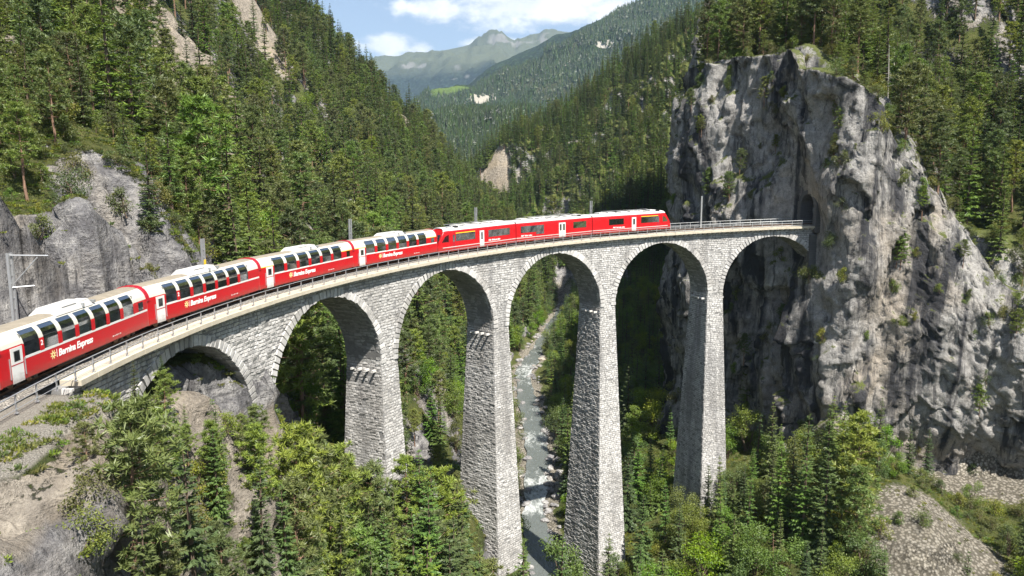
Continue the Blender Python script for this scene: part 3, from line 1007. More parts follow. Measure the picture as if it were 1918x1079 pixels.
# pick the 300 blocks that show largest
camp = np.array(cam.location)
dv = arr[0] - camp
dist = np.linalg.norm(dv, axis=1)
facing = -(dv * arr[3]).sum(1) / dist
gz = ground(arr[0][:, 0], arr[0][:, 1])
size = np.where((facing > 0.12) & (arr[0][:, 2] > gz - 0.1), arr[4] * arr[5] * np.clip(facing, 0, 1) / dist ** 2, 0)
pick = np.argsort(-size)[:300]
rest = np.setdiff1d(np.nonzero(arr[0][:, 2] > gz - 2.0)[0], pick)
V, F = stone_boxes(*[a[rest] for a in arr], jit=0.018)
tone = np.repeat(rng.random(len(rest)), 5)
vchild('masonry', npmesh('masonry', V, F, False, {'tone': ('FACE', tone)}), MAT_STONE, 'stuff')
protos = []
for k in range(14):
    P0 = np.zeros((1, 3))
    V, F = stone_boxes(P0, np.array([[1.0, 0, 0]]), np.array([[0, 0, 1.0]]), np.array([[0, -1.0, 0]]),
                       np.array([[0.45, 0.53, 0.61, 0.69, 0.77][k % 5]]), np.array([ROW]), np.array([0.03 + 0.004 * k]))
    protos.append(npmesh('stone', V, F, False, {'single': ('FACE', np.ones(5))}))
    protos[-1].materials.append(MAT_STONE)
for j in pick:
    k = int(np.argmin([abs(arr[4][j] - [0.45, 0.53, 0.61, 0.69, 0.77][q]) for q in range(5)])) + 5 * random.randint(0, 1)
    l0 = [0.45, 0.53, 0.61, 0.69, 0.77][k % 5]
    o = link('stone', protos[k], None, viaduct)
    T, N = arr[1][j], arr[3][j]
    M = Matrix(((T[0], -N[0], 0), (T[1], -N[1], 0), (T[2], -N[2], 1))).to_4x4()
    o.matrix_local = Matrix.Translation(Vector(arr[0][j]) - viaduct.location) @ M @ Matrix.Diagonal((arr[4][j] / l0, 1, 1, 1))

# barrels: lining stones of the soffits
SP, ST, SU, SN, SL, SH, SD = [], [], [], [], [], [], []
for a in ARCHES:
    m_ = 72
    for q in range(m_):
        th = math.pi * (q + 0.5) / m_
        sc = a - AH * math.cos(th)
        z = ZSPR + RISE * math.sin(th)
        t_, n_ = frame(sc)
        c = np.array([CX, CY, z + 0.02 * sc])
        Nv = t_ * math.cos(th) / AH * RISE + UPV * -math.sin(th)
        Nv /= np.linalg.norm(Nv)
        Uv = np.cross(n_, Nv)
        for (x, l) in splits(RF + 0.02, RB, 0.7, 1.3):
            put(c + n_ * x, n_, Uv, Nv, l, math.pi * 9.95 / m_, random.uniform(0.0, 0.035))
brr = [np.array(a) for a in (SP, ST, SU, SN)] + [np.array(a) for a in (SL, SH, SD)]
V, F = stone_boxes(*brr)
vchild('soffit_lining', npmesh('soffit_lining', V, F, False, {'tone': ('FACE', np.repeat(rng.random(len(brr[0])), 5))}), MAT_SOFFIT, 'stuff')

# voussoirs of the arch rings, each a block of its own
vp = []
for k in range(6):
    w, dep = 0.60, 0.55
    hgt = 0.92 + 0.05 * (k % 3)
    V, F = stone_boxes(np.zeros((1, 3)), np.array([[1.0, 0, 0]]), np.array([[0, 0, 1.0]]), np.array([[0, -1.0, 0]]), np.array([w]), np.array([hgt]), np.array([0.11 + 0.01 * k]), 0.5, 0.022)
    me = npmesh('voussoir', V, F, False, {'single': ('FACE', np.ones(5))})
    me.materials.append(MAT_VOUS)
    vp.append(me)
for a in ARCHES:
    m_ = 50
    for q in range(m_):
        th = math.pi * (q + 0.5) / m_
        sc = a - (AH + 0.46) * math.cos(th)
        z = ZSPR + (RISE + 0.46) * math.sin(th)
        t_, n_ = frame(sc)
        rad = np.array(-t_ * math.cos(th) + UPV * math.sin(th))
        tan = np.cross(rad, -n_)
        p = np.array([CX, CY, z + 0.02 * sc]) + n_ * RF
        if sc < -66 and p[2] < ground(np.array([p[0]]), np.array([p[1]]))[0] - 0.5:
            continue
        o = link('voussoir', random.choice(vp), None, viaduct)
        M = Matrix(((tan[0], n_[0], rad[0]), (tan[1], n_[1], rad[1]), (tan[2], n_[2], rad[2]))).to_4x4()
        o.matrix_local = Matrix.Translation(Vector(p) - viaduct.location) @ M @ Matrix.Diagonal((1.045, 1, random.uniform(0.94, 1.08), 1))

# stub stones left at the springings from the centring
me_stub = MB().box((0, 0, 0), (0.75, 0.24, 0.26)).mesh('stub_stone')
for s in PIERS:
    t_, n_ = frame(s)
    for sg in (-1, 1):
        for r in (99.0, 100.1, 101.2, 102.3):
            o = link('stub_stone', me_stub, MAT_CORBEL, viaduct)
            p = np.array([CX, CY, ZSPR + 0.02 * s - 0.9]) + n_ * r + t_ * sg * 1.95
            o.matrix_local = Matrix.Translation(Vector(p) - viaduct.location) @ Matrix.Rotation(math.atan2(t_[1], t_[0]), 4, 'Z')

# coping slabs along both edges, corbels below
def ring_block(s0, s1, r0, r1, z0, z1, nseg=2):
    """a block that follows the curve, in world coordinates"""
    sv = np.linspace(s0, s1, nseg + 1)
    V = np.concatenate([arc(sv, r0, z0), arc(sv, r1, z0), arc(sv, r1, z1), arc(sv, r0, z1)])
    n = nseg + 1
    F = []
    for i in range(nseg):
        for a in range(4):
            b = (a + 1) % 4
            F.append((a * n + i, a * n + i + 1, b * n + i + 1, b * n + i))
    F.append((0, n, 2 * n, 3 * n))
    F.append((n - 1, 4 * n - 1, 3 * n - 1, 2 * n - 1))
    return V, F


s = -73.4
while s < S1 - 0.3:
    l = 1.98
    for (r0, r1) in ((97.38, 98.72), (102.25, 103.95)):
        if s < -72 and r0 > 100:
            continue
        dz = random.uniform(-0.012, 0.012)
        V, F = ring_block(s + 0.012, min(s + l, S1) - 0.012, r0 + random.uniform(-.012, .012), r1, -0.35 + dz, 0.0 + dz)
        vchild('coping_slab', MB().add(V, F).mesh('coping_slab'), MAT_COPING)
    s += l
me_c = MB().prism([(-.14, 0, 0), (-.14, -.62, 0), (-.14, -.62, -.16), (-.14, 0, -.42)], [(.14, 0, 0), (.14, -.62, 0), (.14, -.62, -.16), (.14, 0, -.42)]).mesh('corbel')
s = -74.0
while s < S1 - 0.5:
    t_, n_ = frame(s)
    o = link('corbel', me_c, MAT_CORBEL, viaduct)
    p = np.array([CX, CY, -0.353 + 0.02 * s]) + n_ * (RF + 0.02)
    M = Matrix(((t_[0], n_[0], 0), (t_[1], n_[1], 0), (0, 0, 1))).to_4x4()
    o.matrix_local = Matrix.Translation(Vector(p) - viaduct.location) @ M
    s += 1.02

# ------------------------------------------------------------------ track
MAT_BALLAST, _t = new_mat('ballast')
_co = _t('ShaderNodeTexCoord').outputs['Object']
_v = _t('ShaderNodeTexVoronoi', {'Vector': _co, 'Scale': 9.0}).outputs
_c = _t.mix(_t.math('MULTIPLY', _v['Color'], 1.0), (0.14, 0.125, 0.105), (0.40, 0.37, 0.325))
_c = _t.mix(_t.ramp(_v['Distance'], [(0.35, 0.0), (0.65, 0.8)]), _c, (0.05, 0.045, 0.04))
out(_t, principled(_t, _c, 0.95, _v['Distance'], 0.9, 0.06))
MAT_RAIL = plain('rail_steel', (0.16, 0.10, 0.07), 0.45, 0.8, 0.5, 0.3, 4)
MAT_SLEEPER = plain('sleeper_steel', (0.13, 0.10, 0.08), 0.8, 0.1, 0.3, 0.3, 3)
sv = np.arange(-118, 88, 0.6)
prof = [(98.72, 0.02), (99.2, 0.10), (99.6, 0.12), (101.3, 0.12), (101.75, 0.10), (102.25, 0.02)]
jit = rng.normal(0, 0.018, (len(prof), len(sv)))
V = np.concatenate([arc(sv, r, z + jit[k]) for k, (r, z) in enumerate(prof)])
n = len(sv); i = np.arange(n - 1)
F = np.concatenate([np.stack([k * n + i, k * n + i + 1, (k + 1) * n + i + 1, (k + 1) * n + i], -1) for k in range(len(prof) - 1)])
tag(link('ballast', npmesh('ballast', V, F, True), MAT_BALLAST), kind='structure')
trk = empty('railway_track', (-1.6, 111.8, 0))
tag(trk, 'single curved narrow gauge track of rusty rails on sleepers in ballast', 'railway track')
sv = np.arange(-118, 88, 1.0)
for r in (RT - 0.525, RT + 0.525):
    V = np.concatenate([arc(sv, r - 0.035, 0.16), arc(sv, r + 0.035, 0.16), arc(sv, r + 0.035, 0.30), arc(sv, r - 0.035, 0.30)])
    n = len(sv); i = np.arange(n - 1)
    F = np.concatenate([np.stack([a * n + i, a * n + i + 1, ((a + 1) % 4) * n + i + 1, ((a + 1) % 4) * n + i], -1) for a in range(4)])
    o = link('rail', npmesh('rail', V, F), MAT_RAIL, trk)
    o.location = -trk.location
me_sl = MB().box((0, 0, 0), (0.24, 1.85, 0.10)).mesh('sleeper')
s = -117.0
while s < 80:
    t_, n_ = frame(s)
    o = link('sleeper', me_sl, MAT_SLEEPER, trk)
    o.matrix_local = Matrix.Translation(Vector(arc(s, RT, 0.125)) - trk.location) @ Matrix.Rotation(math.atan2(t_[1], t_[0]), 4, 'Z')
    s += 0.72

# ------------------------------------------------------------------ railings
MAT_GALV = plain('galvanised_steel', (0.44, 0.45, 0.46), 0.45, 0.6, 0.5, 0.12, 5)
me_post = MB().box((0, 0, 0.5), (0.075, 0.075, 1.04)).box((0, 0, 0.0), (0.16, 0.2, 0.05)).mesh('post')


def railing(r, sa, sb, step, label):
    mid = arc(0.5 * (sa + sb), r, 0.0)
    rl = empty('railing', tuple(mid))
    tag(rl, label, 'railing', 'railings along the edges of the viaduct')
    s = sa
    while s <= sb + 0.01:
        t_, n_ = frame(s)
        o = link('post', me_post, MAT_GALV, rl)
        o.matrix_local = Matrix.Translation(Vector(arc(s, r, 0.02)) - rl.location) @ Matrix.Rotation(math.atan2(t_[1], t_[0]), 4, 'Z')
        s += step
    for z, rad in ((1.06, 0.034), (0.62, 0.02), (0.25, 0.02)):
        pts = [tuple(Vector(arc(q, r - 0.05, z)) - rl.location) for q in np.arange(sa - 0.05, sb + 0.2, step / 2)]
        MB().tube(pts, rad, 5).build('handrail' if z > 1 else 'cross_rail', MAT_GALV, rl)
    return rl


railing(97.62, -81.8, 66.4, 2.06, 'grey steel post and rail fence along the near edge of the viaduct')
railing(103.72, -66.0, 66.0, 2.06, 'grey steel post and rail fence along the far edge behind the train')

# ------------------------------------------------------------------ tunnel
MAT_PORTAL = stone_mat('portal_stone', (0.10, 0.10, 0.10), (0.27, 0.265, 0.26))
portal = empty('tunnel_portal', tuple(arc(67.4, RT, 0)))
tag(portal, 'dark stone tunnel mouth in the cliff at the end of the viaduct', 'tunnel portal')
pin = portal.location.copy()
for (r0, r1) in ((97.15, 98.25), (102.65, 103.75)):
    for q in range(11):
        V, F = ring_block(66.9 + random.uniform(-.06, .06), 69.6, r0, r1 + random.uniform(-.05, .05), -1.2 + q * 0.5, -1.2 + q * 0.5 + 0.47)
        o = MB().add(V, F).build('jamb_stone', MAT_PORTAL, portal)
        o.location = -pin
for q in range(13):
    V = []
    for sx in (66.95, 69.6):
        for (rad, a) in ((2.25, q), (2.25, q + 0.93), (3.05, q + 0.93), (3.05, q)):
            th = math.pi * a / 13
            V.append(arc(sx, RT - rad * math.cos(th), 3.45 + rad * math.sin(th) * 0.98))
    o = MB().add(V, [(0, 1, 2, 3), (7, 6, 5, 4), (0, 4, 5, 1), (1, 5, 6, 2), (2, 6, 7, 3), (3, 7, 4, 0)]).build('arch_stone', MAT_PORTAL, portal)
    o.location = -pin
V, F = [], []
sv = np.arange(68.2, 92, 1.0)
sec = [(-2.3, -1.0), (-2.3, 1.2), (-2.3, 3.4)] + [(-2.3 * math.cos(a), 3.4 + 2.3 * math.sin(a)) for a in np.linspace(0.25, math.pi - 0.25, 8)] + [(2.3, 3.4), (2.3, 1.2), (2.3, -1.0)]
for sx in sv:
    V += [arc(sx, RT + a, b) for a, b in sec]
m_ = len(sec)
for a in range(len(sv) - 1):
    for b in range(m_ - 1):
        F.append((a * m_ + b, (a + 1) * m_ + b, (a + 1) * m_ + b + 1, a * m_ + b + 1))
F.append(tuple((len(sv) - 1) * m_ + b for b in range(m_)))
o = MB().add(V, F).build('tunnel_lining', plain('shade_lining', (0.02, 0.02, 0.02), 0.95), portal)  # near-black colour paints in the darkness inside the bore
o.location = -pin
# wing wall where the last spandrel runs into the rock
for q in range(27):
    for (s0, s1) in ((66.3, 67.9), (67.9, 69.3)) if q % 2 else ((66.3, 67.2), (67.2, 69.3)):
        V, F = ring_block(s0 + 0.01, s1 - 0.01, RF - 0.42 + random.uniform(-.06, .06), RF + 0.4, -1.95 - 0.42 * q, -1.95 - 0.42 * q + 0.39)
        o = MB().add(V, F).build('abutment_stone', MAT_PORTAL, viaduct)
        o.location = -viaduct.location

# ------------------------------------------------------------------ catenary masts on the far side
for j, (s, htop) in enumerate(((-68.5, 7.15), (-47.8, 5.9), (-24.0, 5.9), (0.1, 5.9), (24.0, 5.8), (47.2, 5.8))):
    r = 104.5 if s < -60 else 103.35
    t_, n_ = frame(s)
    p = arc(s, r, 0.0)
    m_ = empty('catenary_mast', tuple(p), math.atan2(t_[1], t_[0]))
    lab = ['tall grey twin post mast with a bracket arm in front of the rock wall', 'grey mast with yellow plate rising behind the second panoramic coach roof',
           'grey mast standing behind the coupling of the third and fourth panoramic coaches', 'grey mast behind the railcar with the slanted cab',
           'grey mast behind the joint of the last two railcar sections', 'thin pale mast alone on the empty deck between train and tunnel'][j]
    tag(m_, lab, 'mast', 'masts of the overhead line')
    wdt = 0.17 if s < 40 else 0.07
    for x in (-wdt, wdt):
        MB().box((x, 0, htop / 2 - 0.4), (0.13, 0.16, htop + 0.8)).build('post', MAT_GALV, m_)
    b = MB()
    z = 0.4
    while z < htop - 0.3:
        b.box((0, 0.0, z), (2 * wdt, 0.05, 0.06))
        z += 0.75
    b.build('lattice', MAT_GALV, m_)
    if j == 0:
        MB().tube([(0, 0, htop - 0.15), (0.4, -2.4, htop - 0.2)], 0.05, 5).build('bracket_arm', MAT_GALV, m_)
        MB().tube([(0, -0.1, htop - 2.1), (0.3, -1.7, htop - 0.3)], 0.04, 5).build('stay', MAT_GALV, m_)
        MB().tube([(0, 0, htop - 2.3), (0.9, -0.9, htop - 2.3)], 0.05, 5).build('bracket_arm', MAT_GALV, m_)
    if j == 1:
        MB().box((0.05, -0.12, htop - 2.2), (0.26, 0.04, 0.5)).build('plate', plain('yellow_enamel', (0.75, 0.5, 0.03), 0.4), m_)
# ------------------------------------------------------------------ river
def make_water():
    m, t = new_mat('mountain_river')
    co = t('ShaderNodeTexCoord').outputs['Object']
    n = t.noise(t.mapping(co, (0.9, 0.45, 1)), 0.55, 8, 0.66, 0.8)
    n2 = t.noise(t.mapping(co, (1.0, 0.35, 1)), 1.7, 6, 0.7, 0.6)
    y = t('ShaderNodeSeparateXYZ', {0: co}).outputs[1]
    rap = t.noise(t.mapping(co, (0.02, 0.045, 1)), 1.0, 2, 0.5)
    k = t.math('ADD', t.math('MULTIPLY', n, 0.6), t.math('MULTIPLY', n2, 0.5))
    k = t.math('ADD', k, t.math('MULTIPLY', t.math('SUBTRACT', rap, 0.5), 0.9))
    foam = t.ramp(k, [(0.58, 0.0), (0.78, 1.0)])
    c = t.mix(foam, (0.11, 0.122, 0.115), (0.50, 0.52, 0.51))
    rough = t.math('ADD', t.math('MULTIPLY', foam, 0.6), 0.12)
    out(t, principled(t, c, rough, t.math('ADD', n, n2), 0.7, 0.35))
    return m


ry = np.arange(-55, 445, 1.5)
rx = river_x(ry)
rz = river_z(rx, ry)
wd = 2.9 + 1.2 * pnoise(np.stack([ry / 25, 0 * ry, 0 * ry], -1))
V = []
for q in np.linspace(-1, 1, 11):
    V.append(np.stack([rx + q * wd + 0.7 * pnoise(np.stack([ry / 6, 0 * ry + q * 3, 0 * ry], -1)), ry, rz + 0.10 * pnoise(np.stack([ry / 2, 0 * ry + 4 * q, 0 * ry + 5], -1))], -1))
V = np.concatenate(V)
n = len(ry); i = np.arange(n - 1)
F = np.concatenate([np.stack([k * n + i, (k + 1) * n + i, (k + 1) * n + i + 1, k * n + i + 1], -1) for k in range(10)])
tag(link('river', npmesh('river', V, F, True), make_water()), kind='structure')


# ------------------------------------------------------------------ plants
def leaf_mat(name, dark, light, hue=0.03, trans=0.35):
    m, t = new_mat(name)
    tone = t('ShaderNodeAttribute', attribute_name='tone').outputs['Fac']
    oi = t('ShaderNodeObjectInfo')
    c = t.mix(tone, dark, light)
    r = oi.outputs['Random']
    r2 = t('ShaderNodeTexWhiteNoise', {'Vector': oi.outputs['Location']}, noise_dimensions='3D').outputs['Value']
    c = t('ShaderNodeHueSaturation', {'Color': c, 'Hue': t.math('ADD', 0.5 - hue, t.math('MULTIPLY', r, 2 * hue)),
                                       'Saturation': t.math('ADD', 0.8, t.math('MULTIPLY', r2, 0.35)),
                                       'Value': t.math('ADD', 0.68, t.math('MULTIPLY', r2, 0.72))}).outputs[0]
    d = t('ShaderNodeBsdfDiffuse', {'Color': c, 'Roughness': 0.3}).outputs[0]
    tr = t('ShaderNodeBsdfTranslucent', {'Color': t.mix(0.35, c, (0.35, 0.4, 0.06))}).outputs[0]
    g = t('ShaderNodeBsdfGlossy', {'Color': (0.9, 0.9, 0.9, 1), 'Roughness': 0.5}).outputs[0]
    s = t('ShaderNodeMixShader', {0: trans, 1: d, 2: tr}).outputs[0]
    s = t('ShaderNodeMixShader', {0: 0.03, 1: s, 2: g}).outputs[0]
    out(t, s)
    return m


MAT_SPRUCE = leaf_mat('spruce_needles', (0.040, 0.072, 0.020), (0.125, 0.180, 0.044), 0.025, 0.2)
MAT_PINE = leaf_mat('pine_needles', (0.060, 0.094, 0.023), (0.185, 0.225, 0.058), 0.03, 0.2)
MAT_LEAF = leaf_mat('broad_leaves', (0.060, 0.105, 0.014), (0.19, 0.25, 0.036), 0.035, 0.32)
MAT_SHRUB = leaf_mat('shrub_leaves', (0.055, 0.085, 0.016), (0.19, 0.215, 0.045), 0.05, 0.3)
MAT_BARK = plain('bark', (0.13, 0.095, 0.07), 0.95, 0, 0.2, 0.5, 6)
MAT_PBARK = plain('pine_bark', (0.20, 0.125, 0.085), 0.95, 0, 0.2, 0.5, 6)
MAT_DEAD = plain('bleached_wood', (0.42, 0.39, 0.35), 0.9, 0, 0.2, 0.3, 4)
MAT_BOULDER, _t = new_mat('river_boulder')
_co = _t('ShaderNodeNewGeometry').outputs['Position']
_c, _h = rock_color(_t, _co)
out(_t, principled(_t, _c, 0.85, _h, 0.6, 0.1))
TR = np.random.default_rng(21)


class Leaves:
    def __init__(self, tri=False):
        self.tri = tri
        self.b, self.d, self.l, self.w, self.nrm, self.t = [], [], [], [], [], []

    def add(self, b, d, l, w, nrm, tone):
        self.b.append(b); self.d.append(d); self.l.append(l); self.w.append(w); self.nrm.append(nrm); self.t.append(tone)

    def mesh(self, name):
        b, d, nrm = (np.concatenate(q) for q in (self.b, self.d, self.nrm))
        l, w, tn = (np.concatenate(q) for q in (self.l, self.w, self.t))
        d = d / np.linalg.norm(d, axis=1, keepdims=True)
        s = np.cross(d, nrm)
        s /= np.linalg.norm(s, axis=1, keepdims=True) + 1e-9
        up = np.cross(s, d)
        n = len(b)
        if self.tri:
            V = np.empty((n, 3, 3))
            V[:, 0] = b + s * (w * 0.5)[:, None]
            V[:, 1] = b + d * l[:, None]
            V[:, 2] = b - s * (w * 0.5)[:, None]
            return npmesh(name, V.reshape(-1, 3), np.arange(n * 3).reshape(n, 3), False, {'tone': ('FACE', tn)})
        V = np.empty((n, 4, 3))
        V[:, 0] = b
        V[:, 1] = b + d * (l * 0.45)[:, None] + s * (w * 0.5)[:, None] - up * (w * 0.10)[:, None]
        V[:, 2] = b + d * l[:, None]
        V[:, 3] = b + d * (l * 0.5)[:, None] - s * (w * 0.5)[:, None] - up * (w * 0.10)[:, None]
        F = np.arange(n * 4).reshape(n, 4)
        return npmesh(name, V.reshape(-1, 3), F, False, {'tone': ('FACE', tn)})


def U(a, b, n):
    return TR.uniform(a, b, n)


def make_spruce(H, rad, bare=0.06, thin=1.0, seed=0, detail=1.0):
    tr = MB()
    bend = TR.normal(0, 0.012, 2) * H
    axis = lambda f: np.array([bend[0] * f * f, bend[1] * f * f, H * f])
    tr.tube([tuple(axis(f)) for f in (-0.04, 0.25, 0.5, 0.75, 1.0)], [H * .017, H * .014, H * .010, H * .006, 0.02], 6)
    L = Leaves(True)
    nw = int(H * 1.75 * thin * detail)
    for q in range(nw):
        f = bare + (1 - bare) * (q + TR.random()) / nw
        R0 = rad * ((1 - f) ** 0.78) * U(0.72, 1.12, 1)[0] + 0.12
        if f > 0.2 and f < 0.3:
            R0 *= 0.95
        nb = 6 if f < 0.85 else 4
        a0 = TR.random() * 6.28
        for k in range(nb):
            if TR.random() < 0.10:
                continue
            a = a0 + 6.283 * k / nb + U(-.35, .35, 1)[0]
            r = R0 * U(0.62, 1.12, 1)[0]
            droop = -0.42 + 0.75 * f + U(-.12, .12, 1)[0]
            dirv = np.array([math.cos(a), math.sin(a), droop])
            dirv /= np.linalg.norm(dirv)
            side = np.array([-math.sin(a), math.cos(a), 0])
            m = max(5, int((6 + r * 7.5) * thin * detail))
            u = np.sort(TR.random(m)) ** 0.75
            base = axis(f) + dirv * (r * u)[:, None] + np.array([0, 0, 1]) * (-(0.10 * r) * np.sin(u * 3.0) + 0.10 * r * u * u)[:, None]
            sg = np.where(np.arange(m) % 2 == 0, 1.0, -1.0)
            ln = (0.26 * r * (1 - u * 0.55) + 0.24) * U(.75, 1.25, m)
            d = dirv * 0.75 + side * (sg * U(0.35, 1.0, m))[:, None] + np.array([0, 0, 1.0]) * U(-.42, .05, m)[:, None]
            nr = np.array([0, 0, 1.0]) + TR.normal(0, 0.45, (m, 3))
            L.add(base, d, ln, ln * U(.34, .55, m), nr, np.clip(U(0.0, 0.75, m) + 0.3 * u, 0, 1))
            L.add(axis(f)[None] + dirv * r * 0.86, dirv[None] + TR.normal(0, .12, (1, 3)), np.array([0.30 + 0.12 * r]), np.array([0.22]), np.array([[0, 0, 1.0]]), U(.5, 1, 1))
    L.add(axis(0.985)[None].repeat(4, 0), np.array([[0, 0, 1.0]]) + TR.normal(0, .25, (4, 3)), U(.35, .6, 4), U(.12, .2, 4), TR.normal(0, 1, (4, 3)), U(.4, 1, 4))
    return tr.mesh('trunk'), L.mesh('crown')


def make_pine(H, rad, bare=0.35, n=42, seed=0, flat=False):
    tr = MB()
    lean = TR.normal(0, 0.02, 2) * H
    wob = TR.normal(0, 0.008, (7, 2)) * H
    fs = np.linspace(-0.04, 1, 7)
    pts = [(lean[0] * f + wob[i][0] * (0 < i < 6), lean[1] * f + wob[i][1] * (0 < i < 6), H * f) for i, f in enumerate(fs)]
    tr.tube(pts, [H * .016, H * .014, H * .0125, H * .011, H * .008, H * .005, 0.02], 6)
    ax = lambda f: np.array([np.interp(f, fs, [p[i] for p in pts]) for i in range(3)])
    L = Leaves(True)
    for q in range(n):
        f = bare + (1 - bare) * ((q + TR.random()) / n) ** 0.9
        g = (f - bare) / (1 - bare)
        r = rad * (math.sin(math.pi * min(1, 0.30 + 0.70 * g)) ** 0.6 * 0.9 + 0.10) * U(.6, 1.1, 1)[0]
        a = q * 2.4 + U(-.5, .5, 1)[0]
        dirv = np.array([math.cos(a), math.sin(a), 0.05 + 0.55 * g + U(-.2, .2, 1)[0]])
        b = ax(f)
        mid = b + dirv * r * 0.55 + np.array([0, 0, -0.05 * r])
        tip = b + dirv * r
        tr.tube([tuple(b), tuple(mid), tuple(tip)], [0.05 * (1.2 - g), 0.03, 0.012], 3, cap=False)
        for c in range(4 if r > 0.9 else 3):
            cen = b + dirv * r * (1.02 - 0.19 * c) + TR.normal(0, .16 * (r + .6), 3) * np.array([1, 1, .45])
            m = 36
            dd = TR.normal(0, 1, (m, 3)) * np.array([1, 1, 0.62]) + np.array([0, 0, 0.32])
            dd /= np.linalg.norm(dd, axis=1, keepdims=True)
            cr = 0.24 + 0.115 * rad * U(.7, 1.2, 1)[0]
            ln = cr * U(.65, 1.15, m)
            st = cen + dd * (cr * U(0.05, .45, m))[:, None] * np.array([1, 1, .6])
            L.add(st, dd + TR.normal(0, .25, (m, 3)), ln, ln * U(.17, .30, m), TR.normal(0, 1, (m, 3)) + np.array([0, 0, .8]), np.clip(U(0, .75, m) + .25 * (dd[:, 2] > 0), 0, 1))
    return tr.mesh('trunk'), L.mesh('crown')


def make_broad(H, rad, n=2300, lobes=11, leaf=0.30, bare=0.15, stems=3):
    tr = MB()
    L = Leaves()
    cen = []
    for k in range(lobes):
        a = TR.random() * 6.28
        g = (k + 0.5) / lobes
        rr = rad * (0.25 + 0.62 * TR.random()) * math.sin(math.pi * (0.18 + 0.72 * g)) ** 0.6
        cen.append((np.array([rr * math.cos(a), rr * math.sin(a), H * (bare + (0.93 - bare) * g)]), rad * U(.30, .52, 1)[0]))
    for k in range(stems):
        c = cen[int(TR.integers(lobes // 2, lobes))][0]
        b = np.array([U(-.25, .25, 1)[0] * (stems > 1), U(-.25, .25, 1)[0] * (stems > 1), -0.3])
        tr.tube([tuple(b), tuple(b * .5 + c * .5 + TR.normal(0, .15, 3)), tuple(c)], [H * .014 + .02, H * .010 + .015, .012], 5)
    for c, r in cen:
        tr.tube([(0, 0, c[2] * 0.45), tuple(c * .6 + np.array([0, 0, c[2] * .25])), tuple(c)], [H * .006 + .01, .02, .008], 3, cap=False)
        m = n // lobes
        d = TR.normal(0, 1, (m, 3))
        d /= np.linalg.norm(d, axis=1, keepdims=True)
        rr = r * TR.random(m) ** 0.42 * (1 + .35 * pnoise(d * 1.7 + c))
        p = c + d * rr[:, None] * np.array([1, 1, .85])
        dd = d * .7 + TR.normal(0, .55, (m, 3)) + np.array([0, 0, -.15])
        ln = leaf * U(.7, 1.4, m)
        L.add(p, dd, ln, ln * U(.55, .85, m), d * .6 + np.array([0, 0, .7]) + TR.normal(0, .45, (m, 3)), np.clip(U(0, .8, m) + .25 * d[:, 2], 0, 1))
    return tr.mesh('trunk'), L.mesh('crown')


def make_dead(H):
    tr = MB()
    tr.tube([(0, 0, -.3), (0.1, 0, H * .5), (0.25, 0.1, H)], [H * .013, H * .009, .02], 6)
    for k in range(26):
        f = U(.25, .97, 1)[0]
        a = TR.random() * 6.28
        r = (1.15 - f) * H * .16 * U(.5, 1.2, 1)[0]
        b = np.array([0.25 * f * f, 0.1 * f * f, H * f])
        d = np.array([math.cos(a), math.sin(a), U(-.35, .25, 1)[0]])
        tr.tube([tuple(b), tuple(b + d * r * .6), tuple(b + d * r + np.array([0, 0, -.08 * r]))], [.035, .02, .008], 3, cap=False)
    return tr.mesh('trunk')


def make_far_spruce(H, rad, seed):
    """small tree for slopes kilometres away: jagged tiers"""
    V, F = [], []
    b = MB()
    nt = 6
    for k in range(nt):
        z0, z1 = H * (0.05 + 0.15 * k), H * (0.05 + 0.15 * k + 0.28)
        r = rad * (1 - k / nt) ** 0.85 * U(.85, 1.15, 1)[0]
        a0 = TR.random() * 6
        ring = [(r * (1 if j % 2 else .6) * math.cos(a0 + j * 6.283 / 8), r * (1 if j % 2 else .6) * math.sin(a0 + j * 6.283 / 8), z0 - (0.25 * r if j % 2 else 0)) for j in range(8)]
        b.add(ring + [(0, 0, z1)], [(j, (j + 1) % 8, 8) for j in range(8)])
    V = np.concatenate(b.v)
    Fa = np.array(b.f3)
    return npmesh('crown', V, Fa, False, {'tone': ('FACE', TR.random(len(Fa)))})


KIND = {}
KIND['spruce_tree'] = dict(h=16.0, protos=[make_spruce(16, 2.9, .05), make_spruce(16, 2.5, .12), make_spruce(16, 3.3, .04), make_spruce(16, 2.2, .18, .9), make_spruce(16, 2.7, .08)], bark=MAT_BARK, leaf=MAT_SPRUCE)
KIND['pine_tree'] = dict(h=13.0, protos=[make_pine(13, 2.7, .30, 44), make_pine(13, 2.4, .42, 38), make_pine(13, 3.0, .22, 50), make_pine(13, 2.1, .34, 40), make_pine(13, 2.6, .15, 52)], bark=MAT_PBARK, leaf=MAT_PINE)
KIND['broadleaf_tree'] = dict(h=9.0, protos=[make_broad(9, 3.6, 4200, 14, .23), make_broad(9, 3.0, 3600, 13, .22), make_broad(9, 4.1, 4800, 16, .23), make_broad(9, 2.5, 3200, 12, .22)], bark=MAT_BARK, leaf=MAT_LEAF)
KIND['shrub'] = dict(h=2.2, protos=[make_broad(2.2, 1.5, 1500, 9, .13, .05), make_broad(2.2, 1.9, 1800, 10, .13, .05), make_broad(2.2, 1.2, 1200, 8, .12, .08)], bark=MAT_BARK, leaf=MAT_SHRUB)
for k, d in KIND.items():
    for a, b in d['protos']:
        a.materials.append(d['bark'])
        b.materials.append(d['leaf'])


# ---- where plants stand
F_PX = 1460.243
CZ = 11.0777
CP, SPT = math.cos(PITCH), math.sin(PITCH)


def project(P):
    d = P - np.array([0, 0, CZ])
    dep = d[:, 1] * CP + d[:, 2] * SPT
    upc = -d[:, 1] * SPT + d[:, 2] * CP
    return 959 + F_PX * d[:, 0] / dep, 539.5 - F_PX * upc / dep, dep


